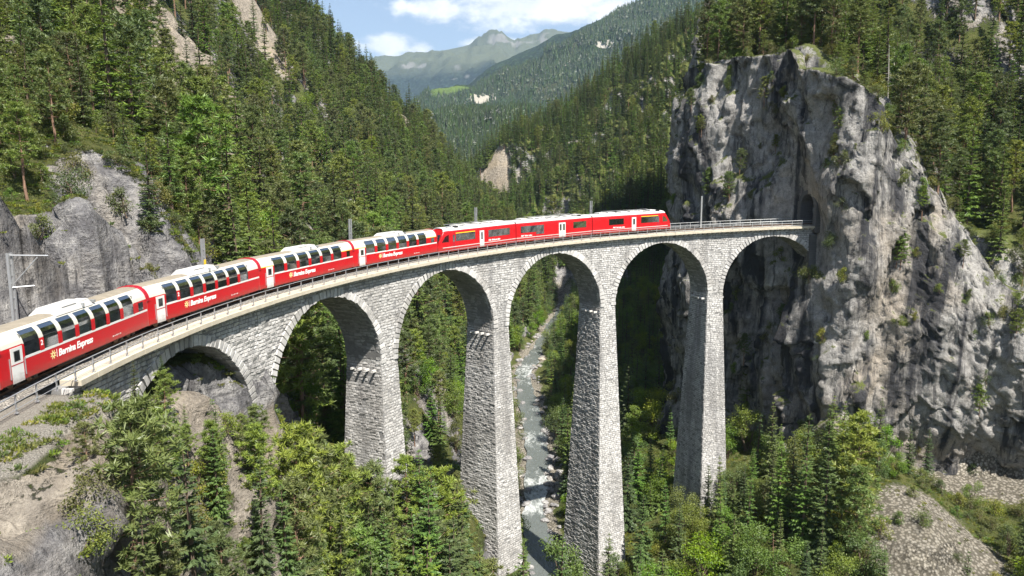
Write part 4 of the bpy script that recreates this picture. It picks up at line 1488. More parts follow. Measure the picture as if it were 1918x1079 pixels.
from mathutils.bvhtree import BVHTree
_tv = TP.reshape(-1, 3)
_m = (_tv[TF].mean(1)[:, 1] > 15) & (np.abs(_tv[TF].mean(1)[:, 0]) < 500) & (_tv[TF].mean(1)[:, 1] < 900)
BV = BVHTree.FromPolygons(_tv.tolist(), TF[_m & ~bore].tolist())
_cv = CV.reshape(-1, 3)
_n, _mm = CV.shape[:2]
_I = np.arange(_n * _mm).reshape(_n, _mm)
BVC = BVHTree.FromPolygons(_cv.tolist(), np.stack([_I[:-3:3, :-3:3], _I[:-3:3, 3::3], _I[3::3, 3::3], _I[3::3, :-3:3]], -1).reshape(-1, 4).tolist())


def visible(p, margin=1.5):
    o = cam.location
    d = Vector(p) - o
    L = d.length
    d.normalize()
    for b in (BV, BVC):
        h = b.ray_cast(o, d, L)
        if h[0] is not None and h[3] < L - margin:
            return False
    return True


def samp(n, x0, x1, y0, y1):
    x, y = TR.uniform(x0, x1, n), TR.uniform(y0, y1, n)
    return x, y


def slope_of(x, y):
    e = 1.0
    gx_ = (ground(x + e, y) - ground(x - e, y)) / (2 * e)
    gy_ = (ground(x, y + e) - ground(x, y - e)) / (2 * e)
    return np.hypot(gx_, gy_)


def thin_out(x, y, dmin):
    """keep points at least dmin apart, on a hash grid"""
    keep, grid = [], {}
    for i in range(len(x)):
        c = (int(x[i] // dmin[i]), int(y[i] // dmin[i]))
        ok = True
        for a in (-1, 0, 1):
            for b in (-1, 0, 1):
                for j in grid.get((c[0] + a, c[1] + b), ()):
                    if (x[i] - x[j]) ** 2 + (y[i] - y[j]) ** 2 < (dmin[i] * 0.9) ** 2:
                        ok = False
        if ok:
            keep.append(i)
            grid.setdefault(c, []).append(i)
    return np.array(keep, int)


def clear_of_line(x, y, z):
    s, r = to_sr(x, y)
    on = (s > -74) & (s < 72)
    bad = on & (np.abs(r - 100.8) < 6.0)
    bad |= (s > -190) & (s <= -74) & (r > 96.2) & (r < 106.5)
    for k, sp in enumerate(PIERS):
        bad |= (np.abs(s - sp) < 3.9) & (r > 94.6) & (r < 107.5)
    return ~bad


def patch(x, y, cx, cy, rx_, ry_):
    return np.exp(-(((x - cx) / rx_) ** 2 + ((y - cy) / ry_) ** 2))


PLANTS = []           # (x, y, z, kind, height, zone)


def plant(zone, n, box, kinds, dens, dmin, hscale=(0.75, 1.2), lim=None):
    x, y = samp(n, *box)
    keep = TR.random(n) < dens(x, y)
    x, y = x[keep], y[keep]
    if len(x) == 0:
        return
    z = ground(x, y)
    u, v, dep = project(np.stack([x, y, z + 6], -1))
    ok = (dep > 12) & (u > -170) & (u < 2090) & (v > -260) & (v < 1260) & clear_of_line(x, y, z) & ((np.abs(x - river_x(y)) > 5.0) | (y > 440))
    ins = inside(x, y, _poly)
    dcl = poly_dist(x, y, _cl)
    ok &= (dcl > np.where(ins & (x < 60), 1.2, np.where(ins, 1.6, 3.2)))
    if lim is not None:
        ok &= lim(x, y, z, ins, u, v)
    x, y, z = x[ok], y[ok], z[ok]
    dm = np.full(len(x), dmin) if np.isscalar(dmin) else dmin(x, y)
    k = thin_out(x, y, dm)
    x, y, z = x[k], y[k], z[k]
    names = list(kinds)
    w = np.array([kinds[q] for q in names], float)
    ch = TR.choice(len(names), len(x), p=w / w.sum())
    for i in range(len(x)):
        PLANTS.append((x[i], y[i], z[i], names[ch[i]], TR.uniform(*hscale), zone))


def rockiness(x, y):
    """same fields as the ground mesh, read from its grid"""
    ix = np.clip(np.searchsorted(gx, x), 0, len(gx) - 1)
    iy = np.clip(np.searchsorted(gy, y), 0, len(gy) - 1)
    return rock[iy, ix], scree[iy, ix]


not_in = lambda x, y, z, ins, u, v: ~ins
is_in = lambda x, y, z, ins, u, v: ins
# forest of the left mountain
def d_left(x, y):
    rk, sc = rockiness(x, y)
    u, v, _ = project(np.stack([x, y, ground(x, y)], -1))
    gap = np.exp(-(((u - 90) / 170) ** 2 + ((v - 285) / 75) ** 2)) * 0.97
    iy = np.clip(np.searchsorted(gy, y), 0, len(gy) - 1)
    ix = np.clip(np.searchsorted(gx, x), 0, len(gx) - 1)
    scar = sstep(np.maximum(crag[iy, ix], crag[np.clip(np.searchsorted(gy, y * 1.035), 0, len(gy) - 1), np.clip(np.searchsorted(gx, x * 1.035), 0, len(gx) - 1)]), 0.15, 0.4) * 0.94
    return np.clip(1.0 - gap - scar, 0.02, 1)
plant('left', 26000, (-330, 12, 96, 560), {'spruce_tree': 5, 'pine_tree': 5, 'broadleaf_tree': .5}, d_left, lambda x, y: 3.6 + 0.0050 * np.hypot(x, y), (0.75, 1.6), lambda x, y, z, ins, u, v: ~ins & (x < river_x(np.minimum(y, 430)) - 8) & ~((y < 200) & (x > -20) & (z < -30)))
plant('left_near', 1500, (-75, -33, 58, 100), {'pine_tree': 4, 'spruce_tree': 2}, lambda x, y: np.where(rockiness(x, y)[0] > .45, .03, .35) * sstep(y - 0.4 * x, 76, 90), 2.8, (0.3, 0.7), not_in)
# bank under and behind the left arches
plant('bank', 1900, (-60, 2, 96, 240), {'spruce_tree': 3, 'broadleaf_tree': 4, 'pine_tree': 2}, lambda x, y: 0.75 * np.ones_like(x), 3.6, (0.55, 1.0), lambda x, y, z, ins, u, v: ~ins & (z < -14) & (x < river_x(y) - 5))
# right bank
plant('right_bank', 2600, (12, 90, 134, 420), {'spruce_tree': 4, 'broadleaf_tree': 4}, lambda x, y: 0.8 * np.ones_like(x), 3.8, (0.6, 1.1), not_in)
# wooded hill in the middle
plant('hill', 26000, (-130, 330, 410, 740), {'spruce_tree': 8, 'pine_tree': 1}, lambda x, y: 1 - sstep(crag[np.clip(np.searchsorted(gy, y), 0, len(gy) - 1), np.clip(np.searchsorted(gx, x), 0, len(gx) - 1)], 0.12, 0.4), 4.5, (0.9, 1.5), not_in)
plant('right_bank', 1500, (-12, 60, 300, 455), {'broadleaf_tree': 5, 'spruce_tree': 1}, lambda x, y: 0.9 * np.ones_like(x), 4.0, (0.6, 1.2), not_in)
# above the cliff
def d_plat(x, y):
    return np.clip(0.9 - 0.55 * patch(x, y, 66, 146, 10, 8), 0.05, 1) * np.where(x < 56, 1.0, 0.35 + 0.65 * sstep(y + 0.25 * x, 166, 184))
plant('plateau', 5200, (38, 200, 132, 330), {'spruce_tree': 5, 'pine_tree': 4}, d_plat, 3.2, (0.7, 1.2), is_in)
# slope in the foreground
def d_front(x, y):
    rk, sc = rockiness(x, y)
    return np.where(rk > 0.5, 0.25, 0.95)
plant('front', 2500, (-34, 8, 34, 110), {'pine_tree': 4, 'broadleaf_tree': .6, 'spruce_tree': 5}, d_front, 2.4, (0.5, 1.0), lambda x, y, z, ins, u, v: (to_sr(x, y)[1] < 97) & (x < river_x(y) - 4) & ~((u < 300) & (v < 900)) & ~((y < 62) & (z > -9)))
plant('front_shrub', 1500, (-34, 6, 30, 110), {'shrub': 1}, lambda x, y: np.where(rockiness(x, y)[0] > .6, .5, .9), 1.3, (0.4, 1.2), lambda x, y, z, ins, u, v: (to_sr(x, y)[1] < 95.5) & ~((u < 110) & (v < 960)))
plant('front', 1300, (-30, -8, 38, 75), {'pine_tree': 3, 'spruce_tree': 2}, lambda x, y: 0.5 * np.ones_like(x), 2.2, (0.16, 0.34), lambda x, y, z, ins, u, v: (to_sr(x, y)[1] < 95.5) & (u > 120) & (v > 700))
plant('front', 2200, (-30, -8, 36, 76), {'pine_tree': 4, 'spruce_tree': 4, 'broadleaf_tree': .3}, lambda x, y: np.where(rockiness(x, y)[0] > .5, .5, .95), 2.0, (0.30, 0.62), lambda x, y, z, ins, u, v: (to_sr(x, y)[1] < 95) & (u > 95) & (u < 620) & (v > 640))
plant('front', 1500, (-26, 8, 70, 116), {'pine_tree': 4, 'broadleaf_tree': 1.2, 'spruce_tree': 4}, lambda x, y: 0.95 * np.ones_like(x), 2.5, (0.8, 1.4), lambda x, y, z, ins, u, v: (to_sr(x, y)[1] < 94) & (to_sr(x, y)[1] > 80) & (x < river_x(y) - 4.5) & (u > 520))
plant('front_shrub', 900, (-30, 30, 78, 135), {'shrub': 3, 'broadleaf_tree': 0.6}, lambda x, y: 0.9 * np.ones_like(x), 1.8, (0.4, 0.9), lambda x, y, z, ins, u, v: (to_sr(x, y)[1] > 92) & (to_sr(x, y)[1] < 97.5) & (np.abs(x - river_x(y)) > 5))
# right foreground
plant('right_front', 1500, (14, 90, 84, 150), {'spruce_tree': 3, 'broadleaf_tree': 5}, lambda x, y: (1 - 0.97 * (rockiness(x, y)[1] > .25)) * 0.8, 3.3, (0.5, 1.0), lambda x, y, z, ins, u, v: ~ins & ((u < 1670) | ((v > 985) & (u > 1800)) | (TR.random(len(x)) < .05)))
plant('right_shrub', 900, (14, 90, 84, 150), {'shrub': 1}, lambda x, y: np.where(rockiness(x, y)[1] > .25, 0.12, .8), 1.9, (0.5, 1.3), not_in)
plant('left_shrub', 1500, (-70, -30, 52, 120), {'shrub': 1}, lambda x, y: np.where(rockiness(x, y)[0] > .5, .28, .9), 1.7, (0.4, 1.2), not_in)
plant('plateau_shrub', 1200, (40, 110, 132, 200), {'shrub': 1}, lambda x, y: 0.8 * np.ones_like(x), 2.0, (0.5, 1.3), is_in)
# ledges of the rock wall
nrm = np.cross(CV[1:-1, 2:] - CV[1:-1, :-2], CV[2:, 1:-1] - CV[:-2, 1:-1])
nrm /= np.linalg.norm(nrm, axis=-1, keepdims=True)
LEDGE = [(56,137.5,-5.6),(56.6,134.9,-9),(63.2,134,-9.4),(66.3,134.5,-10.9),(60.2,134.8,-15.7),(62.5,135.2,-18.7),(72,132.4,-14.3),(68.2,134.5,-10.9),(84,131,-13),(84.7,128.8,-16.3),(82,130,-17.5),(75,132.5,-6.8),(78.4,131.3,-10.4),(52,149.2,22),(52.3,144,19),(54.3,139.7,23.3),(58.3,134.2,10.4),(58.8,134.2,16.6),(56.3,138.5,13),(41.5,163.5,27.5),(46.6,157.3,19.7),(64.4,135.5,10.4),(68,136.5,4.8),(68.8,134.9,-3.4),(49.7,153.9,-25),(48.2,155.4,-29.8),(50.8,151,-22),(50.5,154,25.5),(62.6,134.4,15.8),(57.8,136.5,20.3)]
led = np.argwhere((nrm[..., 2] > 0.10))
_lp = CV[led[:, 0] + 1, led[:, 1] + 1]
_near = np.min(np.linalg.norm(_lp[:, None, :] - np.array(LEDGE)[None], axis=-1), axis=1)
led = led[(TR.random(len(led)) < np.where(_near < 3.2, 1.0, 0.10)) | (nrm[led[:, 0], led[:, 1], 2] > 0.5)]
TR.shuffle(led)
lx = np.array([CV[a + 1, b + 1] for a, b in led])
k = thin_out(lx[:2600, 0] * 3 + lx[:2600, 2], lx[:2600, 1] * 3 - lx[:2600, 2], np.full(min(2600, len(lx)), 2.0))
for q in k[:620]:
    x, y, z = lx[q]
    s_, r_ = to_sr(np.array([x]), np.array([y]))
    if abs(r_[0] - 100.8) < 4.5 and s_[0] < 68 or z < -44 or y > 185:
        continue
    if TR.random() < 0.30:
        PLANTS.append((x, y, z - 0.15, 'pine_tree', TR.uniform(.25, .5), 'ledge'))
    else:
        PLANTS.append((x, y, z - 0.2, 'shrub', TR.uniform(.5, 1.3), 'ledge_shrub'))
# single trees the photograph shows clearly: x, y, kind, height factor
SINGLE = [(-25.6, 55.5, 'spruce_tree', 0.20), (-27.3, 47.5, 'pine_tree', 0.27), (-25.2, 50.5, 'spruce_tree', 0.22), (-24.2, 52.5, 'pine_tree', 0.30),
          (-22.2, 46.8, 'pine_tree', 0.36), (-20.6, 42.6, 'spruce_tree', 0.33), (-18.9, 64.0, 'pine_tree', 0.98), (-15.2, 73.0, 'pine_tree', 0.9),
          (1.6, 104.0, 'spruce_tree', 1.45), (9.0, 122, 'broadleaf_tree', 1.6), (46.0, 117.0, 'spruce_tree', 1.25), (50.5, 119.5, 'spruce_tree', 1.1),
          (42.8, 118.5, 'spruce_tree', 1.0), (53.5, 116.0, 'pine_tree', 1.25), (47.5, 112, 'spruce_tree', 1.05), (51.0, 109, 'pine_tree', 1.1), (7.2, 108.0, 'spruce_tree', 1.4)]
for x, y, k, h in SINGLE:
    PLANTS.append((x, y, float(ground(np.array([x]), np.array([y]))[0]), k, h, 'single'))
# crowns in front of the arches stay low enough to leave them open
LOW_U = [-200, 60, 110, 290, 400, 450, 480, 505, 540, 600, 700, 760, 860, 930, 980, 1050, 1100]
LOW_V = [1000, 960, 830, 760, 770, 790, 770, 760, 770, 790, 850, 855, 900, 945, 960, 1000, 1010]
kept = []
for p in PLANTS:
    if p[5] in ('front', 'front_shrub', 'none'):
        H_ = KIND[p[3]]['h'] * p[4]
        q_ = project(np.array([[p[0], p[1], p[2]], [p[0], p[1], p[2] + H_]]))
        lim_ = np.interp(q_[0][0], LOW_U, LOW_V) + TR.normal(0, 14)
        if q_[1][0] < lim_:
            continue
        if q_[1][1] < lim_:
            f_ = (q_[1][0] - lim_) / max(1.0, q_[1][0] - q_[1][1])
            if f_ < 0.3 or p[4] * f_ < 0.14:
                continue
            p = (p[0], p[1], p[2], p[3], p[4] * f_, p[5])
    kept.append(p)
PLANTS = kept
ns_ = sum(p[5] != 'single' for p in PLANTS)
PLANTS = [p for p in PLANTS if p[5] != 'single'] + [p for p in PLANTS if p[5] == 'single']
print('plants', len(PLANTS))

# ---- which of them can be seen, which show largest
PA = np.array([(p[0], p[1], p[2]) for p in PLANTS])
HT = np.array([KIND[p[3]]['h'] * p[4] for p in PLANTS])
pu, pv, pd = project(PA + np.stack([0 * HT, 0 * HT, HT * .6], -1))
vis = np.array([visible((PA[i][0], PA[i][1], PA[i][2] + HT[i] * 0.97)) or visible((PA[i][0], PA[i][1], PA[i][2] + HT[i] * 0.6)) for i in range(len(PLANTS))])
infr = (pu > -40) & (pu < 1958) & (pv > -40) & (pv < 1119)
size = np.where(vis & infr, HT / pd, 0)
names = np.array([p[3] for p in PLANTS])
zones = np.array([p[5] for p in PLANTS])
single = np.zeros(len(PLANTS), bool)
for k in KIND:
    i = np.nonzero(names == k)[0]
    lim = {'spruce_tree': 300, 'pine_tree': 300, 'broadleaf_tree': 250, 'shrub': 300}[k]
    o = i[np.argsort(-size[i])][:lim]
    single[o[size[o] > 0.004]] = True
vis_far = vis | (HT / pd > 0.09)
print('single', single.sum(), 'visible', vis.sum())

ZONE_TEXT = {
    'left': 'in the forest on the steep slope behind the train', 'left_near': 'above the grey rock wall beside the train', 'bank': 'on the wooded bank seen through the left arches',
    'right_bank': 'in the shaded wood behind the right arches', 'hill': 'on the wooded hill in the middle of the valley', 'plateau': 'in the forest on top of the cliff',
    'front': 'on the slope below the near arches', 'front_shrub': 'on the slope below the near arches', 'right_front': 'on the slope below the cliff', 'right_shrub': 'on the slope below the cliff',
    'left_shrub': 'on the grassy ledge above the rock wall', 'plateau_shrub': 'on the grassy edge above the cliff', 'ledge': 'clinging to a ledge of the cliff', 'ledge_shrub': 'growing from a ledge of the cliff', 'single': ''}
SINGLE_TEXT = ['small young spruce on the rock under the nearest arch', 'small pine at the foot of the deck, left of the nearest arch', 'tiny dark spruce left of the nearest arch, against its stonework',
               'bushy small pine below the left springing of the nearest arch', 'low pine on the bright rock below the second panoramic coach', 'dense short spruce on the rock slab below the railing',
               'tall thin pine with bare trunk before the first tall pier', 'tall feathery pine between the two nearest tall piers', 'pointed spruce standing between the river and the foot of a pier',
               'leaning slender leafy tree over the river between two piers', 'tallest spruce of the clump below the cliff', 'spruce with sunlit tip against the pale cliff foot',
               'dark spruce left of the clump below the cliff', 'ragged pine at the edge of the pale scree slope', 'spruce low in the clump below the cliff', 'loose pine beside the scree at the lower edge', 'dark spruce by the river at the bottom edge, before the tallest pier']


def band(val, edges, words):
    for e_, w_ in zip(edges, words):
        if val < e_:
            return w_
    return words[-1]


COACHES = ([300, 497, 668, 825, 973, 1112], ['above the nearest coach', 'above the second coach', 'above the third coach', 'above the fourth coach', 'above the leading railcar', 'above the middle railcar', 'above the last railcar'])
ARCHW = ([290, 480, 740, 945, 1145, 1345, 1520], ['left of the first arch', 'by the first arch', 'by the second arch', 'by the third arch', 'by the river arch', 'by the fifth arch', 'by the last arch', 'right of the viaduct'])


def place(i):
    z_, u, v = zones[i], pu[i], pv[i]
    if z_ in ('left', 'left_near', 'left_shrub', 'hill'):
        h_ = band(v, [110, 240, 360], ['topmost', 'upper', 'middle', 'lower'])
        return 'on the %s %s %s' % (h_, 'valley hill' if z_ == 'hill' else 'left mountainside', band(u, *COACHES))
    if z_ in ('plateau', 'plateau_shrub'):
        return 'on the cliff top, %s, %s' % (band(u, [1400, 1540, 1700, 1820], ['left corner', 'above the tunnel', 'right of the tunnel', 'above the right gully', 'far right']), band(v, [60, 150, 280], ['picture edge', 'upper part', 'near its rim', 'below its rim']))
    if z_ in ('ledge', 'ledge_shrub'):
        return 'on a cliff ledge %s, %s' % (band(u, [1400, 1540, 1640, 1760], ['on the left face', 'by the tunnel', 'right of the tunnel', 'on the middle face', 'on the right face']), band(v, [250, 400, 550, 700], ['near the top', 'above deck height', 'below deck height', 'at pier height', 'near the foot']))
    if z_ in ('bank', 'right_bank'):
        return 'behind the viaduct %s, %s' % (band(u, *ARCHW), band(v, [580, 680, 780], ['under its crown', 'springing height', 'halfway down', 'at the bottom']))
    return 'on near slope %s, %s' % (band(u, *ARCHW), band(v, [760, 850, 940, 1020], ['uppermost', 'upper part', 'middle', 'lower part', 'bottom edge']))


SHAPE = {'spruce_tree': ['full', 'slim', 'broad', 'narrow', 'even'], 'pine_tree': ['bushy', 'tall', 'spreading', 'slender', 'low'],
         'broadleaf_tree': ['rounded', 'upright', 'wide', 'narrow'], 'shrub': ['rounded', 'spreading', 'small']}
KW = {'spruce_tree': 'spruce', 'pine_tree': 'pine', 'broadleaf_tree': 'leafy tree', 'shrub': 'shrub'}
_w = 'second third fourth fifth sixth seventh eighth ninth tenth eleventh twelfth thirteenth fourteenth fifteenth sixteenth seventeenth eighteenth nineteenth twentieth'.split()
ORD = ['leftmost'] + [q + ' from left' for q in _w] + ['twenty-%s from left' % q for q in ['first'] + _w[:8]] + ['far along the row']
PICK = {}
LABEL = {}
_b = {}
for i in np.nonzero(single)[0]:
    PICK[i] = int(TR.integers(len(KIND[names[i]]['protos'])))
    if i < len(PLANTS) - len(SINGLE):
        _b.setdefault((SHAPE[names[i]][PICK[i]] + ' ' + KW[names[i]], place(i)), []).append(i)
for (a_, b_), m_ in _b.items():
    m_.sort(key=lambda q: pu[q])
    for k_, q in enumerate(m_):
        LABEL[q] = a_ + ' ' + b_ if len(m_) == 1 else a_ + ' ' + b_ + ', ' + ORD[min(k_, len(ORD) - 1)]

print('long labels', [q for q in LABEL.values() if len(q.replace(',', '').split()) > 16][:5])
si = np.nonzero(single)[0]
si = si[np.argsort(-size[si])]
nsing = len(PLANTS) - len(SINGLE)
for i in si:
    k = names[i]
    d = KIND[k]
    pr = PICK[i]
    sc = PLANTS[i][4]
    o = empty(k, tuple(PA[i]), TR.random() * 6.28)
    o.scale = (sc * TR.uniform(.9, 1.12), sc * TR.uniform(.9, 1.12), sc)
    z_ = zones[i]
    lab = SINGLE_TEXT[i - nsing] if i >= nsing else LABEL[i]
    g = '%s %s' % ({'spruce_tree': 'spruces', 'pine_tree': 'pines', 'broadleaf_tree': 'leafy trees', 'shrub': 'shrubs'}[k], ZONE_TEXT[z_]) if i < nsing else None
    tag(o, lab, {'shrub': 'shrub'}.get(k, 'tree'), g)
    link('trunk' if k != 'shrub' else 'stem', d['protos'][pr][0], None, o)
    link('crown' if k != 'shrub' else 'foliage', d['protos'][pr][1], None, o)

# bare and dead trunks
for (x, y, hh, lab) in ((71.5, 152.0, 11.0, 'bleached dead trunk standing among pines above the cliff rim'), (79.0, 165.0, 12.0, 'tall bare dead tree in the forest right of the cliff top'),
                        (57.0, 170.0, 13.0, 'thin bare trunk in the open strip on the cliff top'), (40.5, 112.5, 8.5, 'brown dead tree low on the slope below the cliff')):
    o = link('dead_tree', make_dead(hh), MAT_DEAD if y != 112.5 else MAT_PBARK)
    o.location = (x, y, float(ground(np.array([x]), np.array([y]))[0]))
    o.rotation_euler = (TR.uniform(-.08, .08), TR.uniform(-.08, .08), TR.random() * 6)
    tag(o, lab, 'dead tree')
# boulders along the river
import bmesh
bould = []
for q in range(6):
    bm = bmesh.new()
    bmesh.ops.create_icosphere(bm, subdivisions=3, radius=1)
    P_ = np.array([v.co[:] for v in bm.verts])
    dd = 1 + 0.30 * fbm(P_ * 1.1 + 7 * q, 3) + 0.10 * ridged(P_ * 2.3 + 3 * q, 2)
    P_ = P_ * dd[:, None] * np.array([1.2, 0.9, 0.68])
    for v, c in zip(bm.verts, P_):
        v.co = c
    me = bpy.data.meshes.new('boulder')
    bm.to_mesh(me)
    bm.free()
    me.materials.append(MAT_BOULDER)
    bould.append(me)
bl_ = []
for q in range(150):
    y = 118 + 250 * TR.random() ** 1.4
    sd = 1 if TR.random() < .62 else -1
    off = sd * (TR.uniform(1.6, 5.5))
    x = float(river_x(y)) + off
    s_ = TR.uniform(.3, .95) * (1.25 if TR.random() < .12 else 1)
    z_ = float(river_z(x, y)) + (0.0 if abs(off) < 4 else 0.10 * (abs(off) - 3))
    if visible((x, y, z_ + s_), 2.5):
        bl_.append((x, y, z_, s_, sd, off))
gb = {}
for p in bl_:
    u_ = project(np.array([[p[0], p[1], p[2]]]))
    side_ = 'in the water' if abs(p[5]) < 2.9 else ('on the right bank' if p[4] > 0 else 'on the left bank')
    gb.setdefault((side_, band(float(u_[1][0]), [650, 720, 800, 900, 980], ['far upstream', 'upstream', 'midway', 'between the middle piers', 'near the pier feet', 'lowest in view'])), []).append(p)
for (side_, far_), m_ in gb.items():
    m_.sort(key=lambda p: -p[1])
    for k_, p in enumerate(m_):
        o = link('boulder', bould[int(TR.integers(6))])
        o.location = p[:3]
        o.scale = (p[3] * TR.uniform(.8, 1.3), p[3] * TR.uniform(.8, 1.3), p[3])
        o.rotation_euler = (0, 0, TR.random() * 6.28)
        nth = '' if len(m_) == 1 else (', farthest' if k_ == 0 else ', ' + _w[min(k_ - 1, len(_w) - 1)] + ' farthest')
        tag(o, 'grey boulder %s of the river, %s%s' % (side_ if 'bank' in side_ else 'in the current', far_, nth), 'boulder', 'boulders along the river')

# ---- the rest of the woods as masses
hid = bpy.data.collections.new('sources')


def instancer(name, P, S, rot, objs, pick, kind='stuff', label=None):
    me = bpy.data.meshes.new(name)
    me.vertices.add(len(P))
    me.vertices.foreach_set('co', np.ascontiguousarray(P, dtype=np.float32).ravel())
    for nm, arr_, ty in (('scl', S, 'FLOAT'), ('rz', rot, 'FLOAT'), ('pick', pick, 'INT')):
        a = me.attributes.new(nm, ty, 'POINT')
        a.data.foreach_set('value', np.ascontiguousarray(arr_, dtype=np.int32 if ty == 'INT' else np.float32))
    o = link(name, me)
    ng = bpy.data.node_groups.new(name, 'GeometryNodeTree')
    ng.interface.new_socket('Geometry', in_out='INPUT', socket_type='NodeSocketGeometry')
    ng.interface.new_socket('Geometry', in_out='OUTPUT', socket_type='NodeSocketGeometry')
    N = ng.nodes
    gi, go = N.new('NodeGroupInput'), N.new('NodeGroupOutput')
    join = N.new('GeometryNodeJoinGeometry')
    for parts in objs:
        j2 = N.new('GeometryNodeJoinGeometry')
        for ob in parts:
            oi = N.new('GeometryNodeObjectInfo')
            oi.inputs[0].default_value = ob
            ng.links.new(oi.outputs['Geometry'], j2.inputs[0])
        g2 = N.new('GeometryNodeGeometryToInstance')
        ng.links.new(j2.outputs[0], g2.inputs[0])
        ng.links.new(g2.outputs[0], join.inputs[0])
    iop = N.new('GeometryNodeInstanceOnPoints')
    iop.inputs['Pick Instance'].default_value = True

    def attr(nm, ty):
        a = N.new('GeometryNodeInputNamedAttribute')
        a.data_type = ty
        a.inputs[0].default_value = nm
        return a.outputs[0]
    ng.links.new(gi.outputs[0], iop.inputs['Points'])
    ng.links.new(join.outputs[0], iop.inputs['Instance'])
    ng.links.new(attr('pick', 'INT'), iop.inputs['Instance Index'])
    cx = N.new('ShaderNodeCombineXYZ')
    ng.links.new(attr('rz', 'FLOAT'), cx.inputs[2])
    ng.links.new(cx.outputs[0], iop.inputs['Rotation'])
    ng.links.new(attr('scl', 'FLOAT'), iop.inputs['Scale'])
    ng.links.new(iop.outputs[0], go.inputs[0])
    md = o.modifiers.new('scatter', 'NODES')
    md.node_group = ng
    tag(o, label, None, None, kind)
    return o


def source(me):
    return bpy.data.objects.new('source', me)


SRC = {k: [[source(a), source(b)] for a, b in d['protos']] for k, d in KIND.items()}
for k, nm, lab in (('spruce_tree', 'spruce_forest', 'dark spruce forest covering the mountain sides'), ('pine_tree', 'pine_forest', 'pine wood mixed into the mountain forest'),
                   ('broadleaf_tree', 'leafy_woodland', 'bright leafy woodland along the valley floor'), ('shrub', 'shrubbery', 'low shrubs scattered over rocks and grass')):
    i = np.nonzero((names == k) & ~single & vis_far)[0]
    if len(i):
        sc = np.array([PLANTS[q][4] for q in i])
        instancer(nm, PA[i], sc, TR.random(len(i)) * 6.28, SRC[k], TR.integers(0, len(SRC[k]), len(i)), 'stuff', lab)
    print(nm, len(i))

# ground cover: tufts and low plants
tuft = []
for q in range(4):
    L = Leaves()
    m = 90
    a = TR.random(m) * 6.28
    r = TR.random(m) ** .5 * 0.55
    b = np.stack([r * np.cos(a), r * np.sin(a), 0 * r - .05], -1)
    d = np.stack([np.cos(a) * .6, np.sin(a) * .6, U(.3, 1.3, m)], -1) + TR.normal(0, .4, (m, 3))
    ln = U(.14, .38, m)
    L.add(b, d, ln, ln * U(.25, .5, m), TR.normal(0, 1, (m, 3)), U(0, 1, m))
    me = L.mesh('tuft')
    me.materials.append(MAT_SHRUB)
    tuft.append(me)
gxs, gys = [], []
for (nn, bx) in ((60000, (-75, 10, 28, 125)), (26000, (12, 95, 80, 170)), (9000, (38, 120, 132, 210)), (9000, (-60, 90, 125, 260))):
    a, b = samp(nn, *bx)
    gxs.append(a); gys.append(b)
gxs, gys = np.concatenate(gxs), np.concatenate(gys)
rk, sc_ = rockiness(gxs, gys)
z = ground(gxs, gys)
s_, r_ = to_sr(gxs, gys)
clump = fbm(np.stack([gxs / 5, gys / 5, 0 * gxs], -1), 3)
ok = (TR.random(len(gxs)) < np.where(rk > .4, .10, .9) * np.where(sc_ > .3, .13, 1) * np.clip(.55 + .8 * clump, .05, 1)) & (np.abs(gxs - river_x(gys)) > 6.5) & ~((np.abs(r_ - 100.8) < 4.2) & (s_ < -60)) & (poly_dist(gxs, gys, _cl) > 2.5)
u_, v_, d_ = project(np.stack([gxs, gys, z], -1))
ok &= (u_ > -100) & (u_ < 2020) & (v_ < 1180) & (d_ > 10)
# rest them on the rough surface
gxs, gys, z = gxs[ok], gys[ok], z[ok]
hz = []
for a, b, c in zip(gxs, gys, z):
    h = BV.ray_cast(Vector((a, b, c + 6)), Vector((0, 0, -1)), 12)
    hz.append(h[0][2] if h[0] is not None else c)
instancer('undergrowth', np.stack([gxs, gys, np.array(hz)], -1), TR.uniform(.3, .95, len(gxs)), TR.random(len(gxs)) * 6.28, [[source(t_)] for t_ in tuft], TR.integers(0, 4, len(gxs)), 'stuff', 'grass tufts and low plants between rocks and trees')
print('undergrowth', len(gxs))

# trees on the far slopes
farm = leaf_mat('far_conifer', (0.018, 0.034, 0.012), (0.060, 0.092, 0.028), 0.02, 0.2)
farp = []
for q in range(3):
    me = make_far_spruce(20, [4.0, 3.2, 4.8][q], q)
    me.materials.append(farm)
    farp.append([source(me)])


def hill_points(V, n, lo=0.0, hi=0.5, cond=None):
    r, c = V.shape[:2]
    a = TR.uniform(r * lo, r * hi - 1, n)
    b = TR.uniform(0, c - 1.001, n)
    ia, ib = a.astype(int), b.astype(int)
    fa, fb = (a - ia)[:, None], (b - ib)[:, None]
    P = V[ia, ib] * (1 - fa) * (1 - fb) + V[ia + 1, ib] * fa * (1 - fb) + V[ia, ib + 1] * (1 - fa) * fb + V[ia + 1, ib + 1] * fa * fb
    u, v, d = project(P)
    ok = (u > 660) & (u < 1330) & (v > -40) & (v < 330)
    if cond is not None:
        ok &= cond(P, u, v)
    return P[ok]


def meadow(P, u, v):
    m = ((u - 850) / 46) ** 2 + ((v - 168 - (850 - u) * 0.10) / 13) ** 2 < 1
    b1 = ((u - 903 - (190 - v) * .6) / 17) ** 2 + ((v - 189) / 9) ** 2 < 1
    b2 = ((u - 1048 - (90 - v) * 2.0) / 12) ** 2 + ((v - 112) / 14) ** 2 < 1
    b3 = ((u - 1112 - (92 - v) * 1.2) / 16) ** 2 + ((v - 92) / 8) ** 2 < 1
    return ~(m | b1 | b2 | b3)


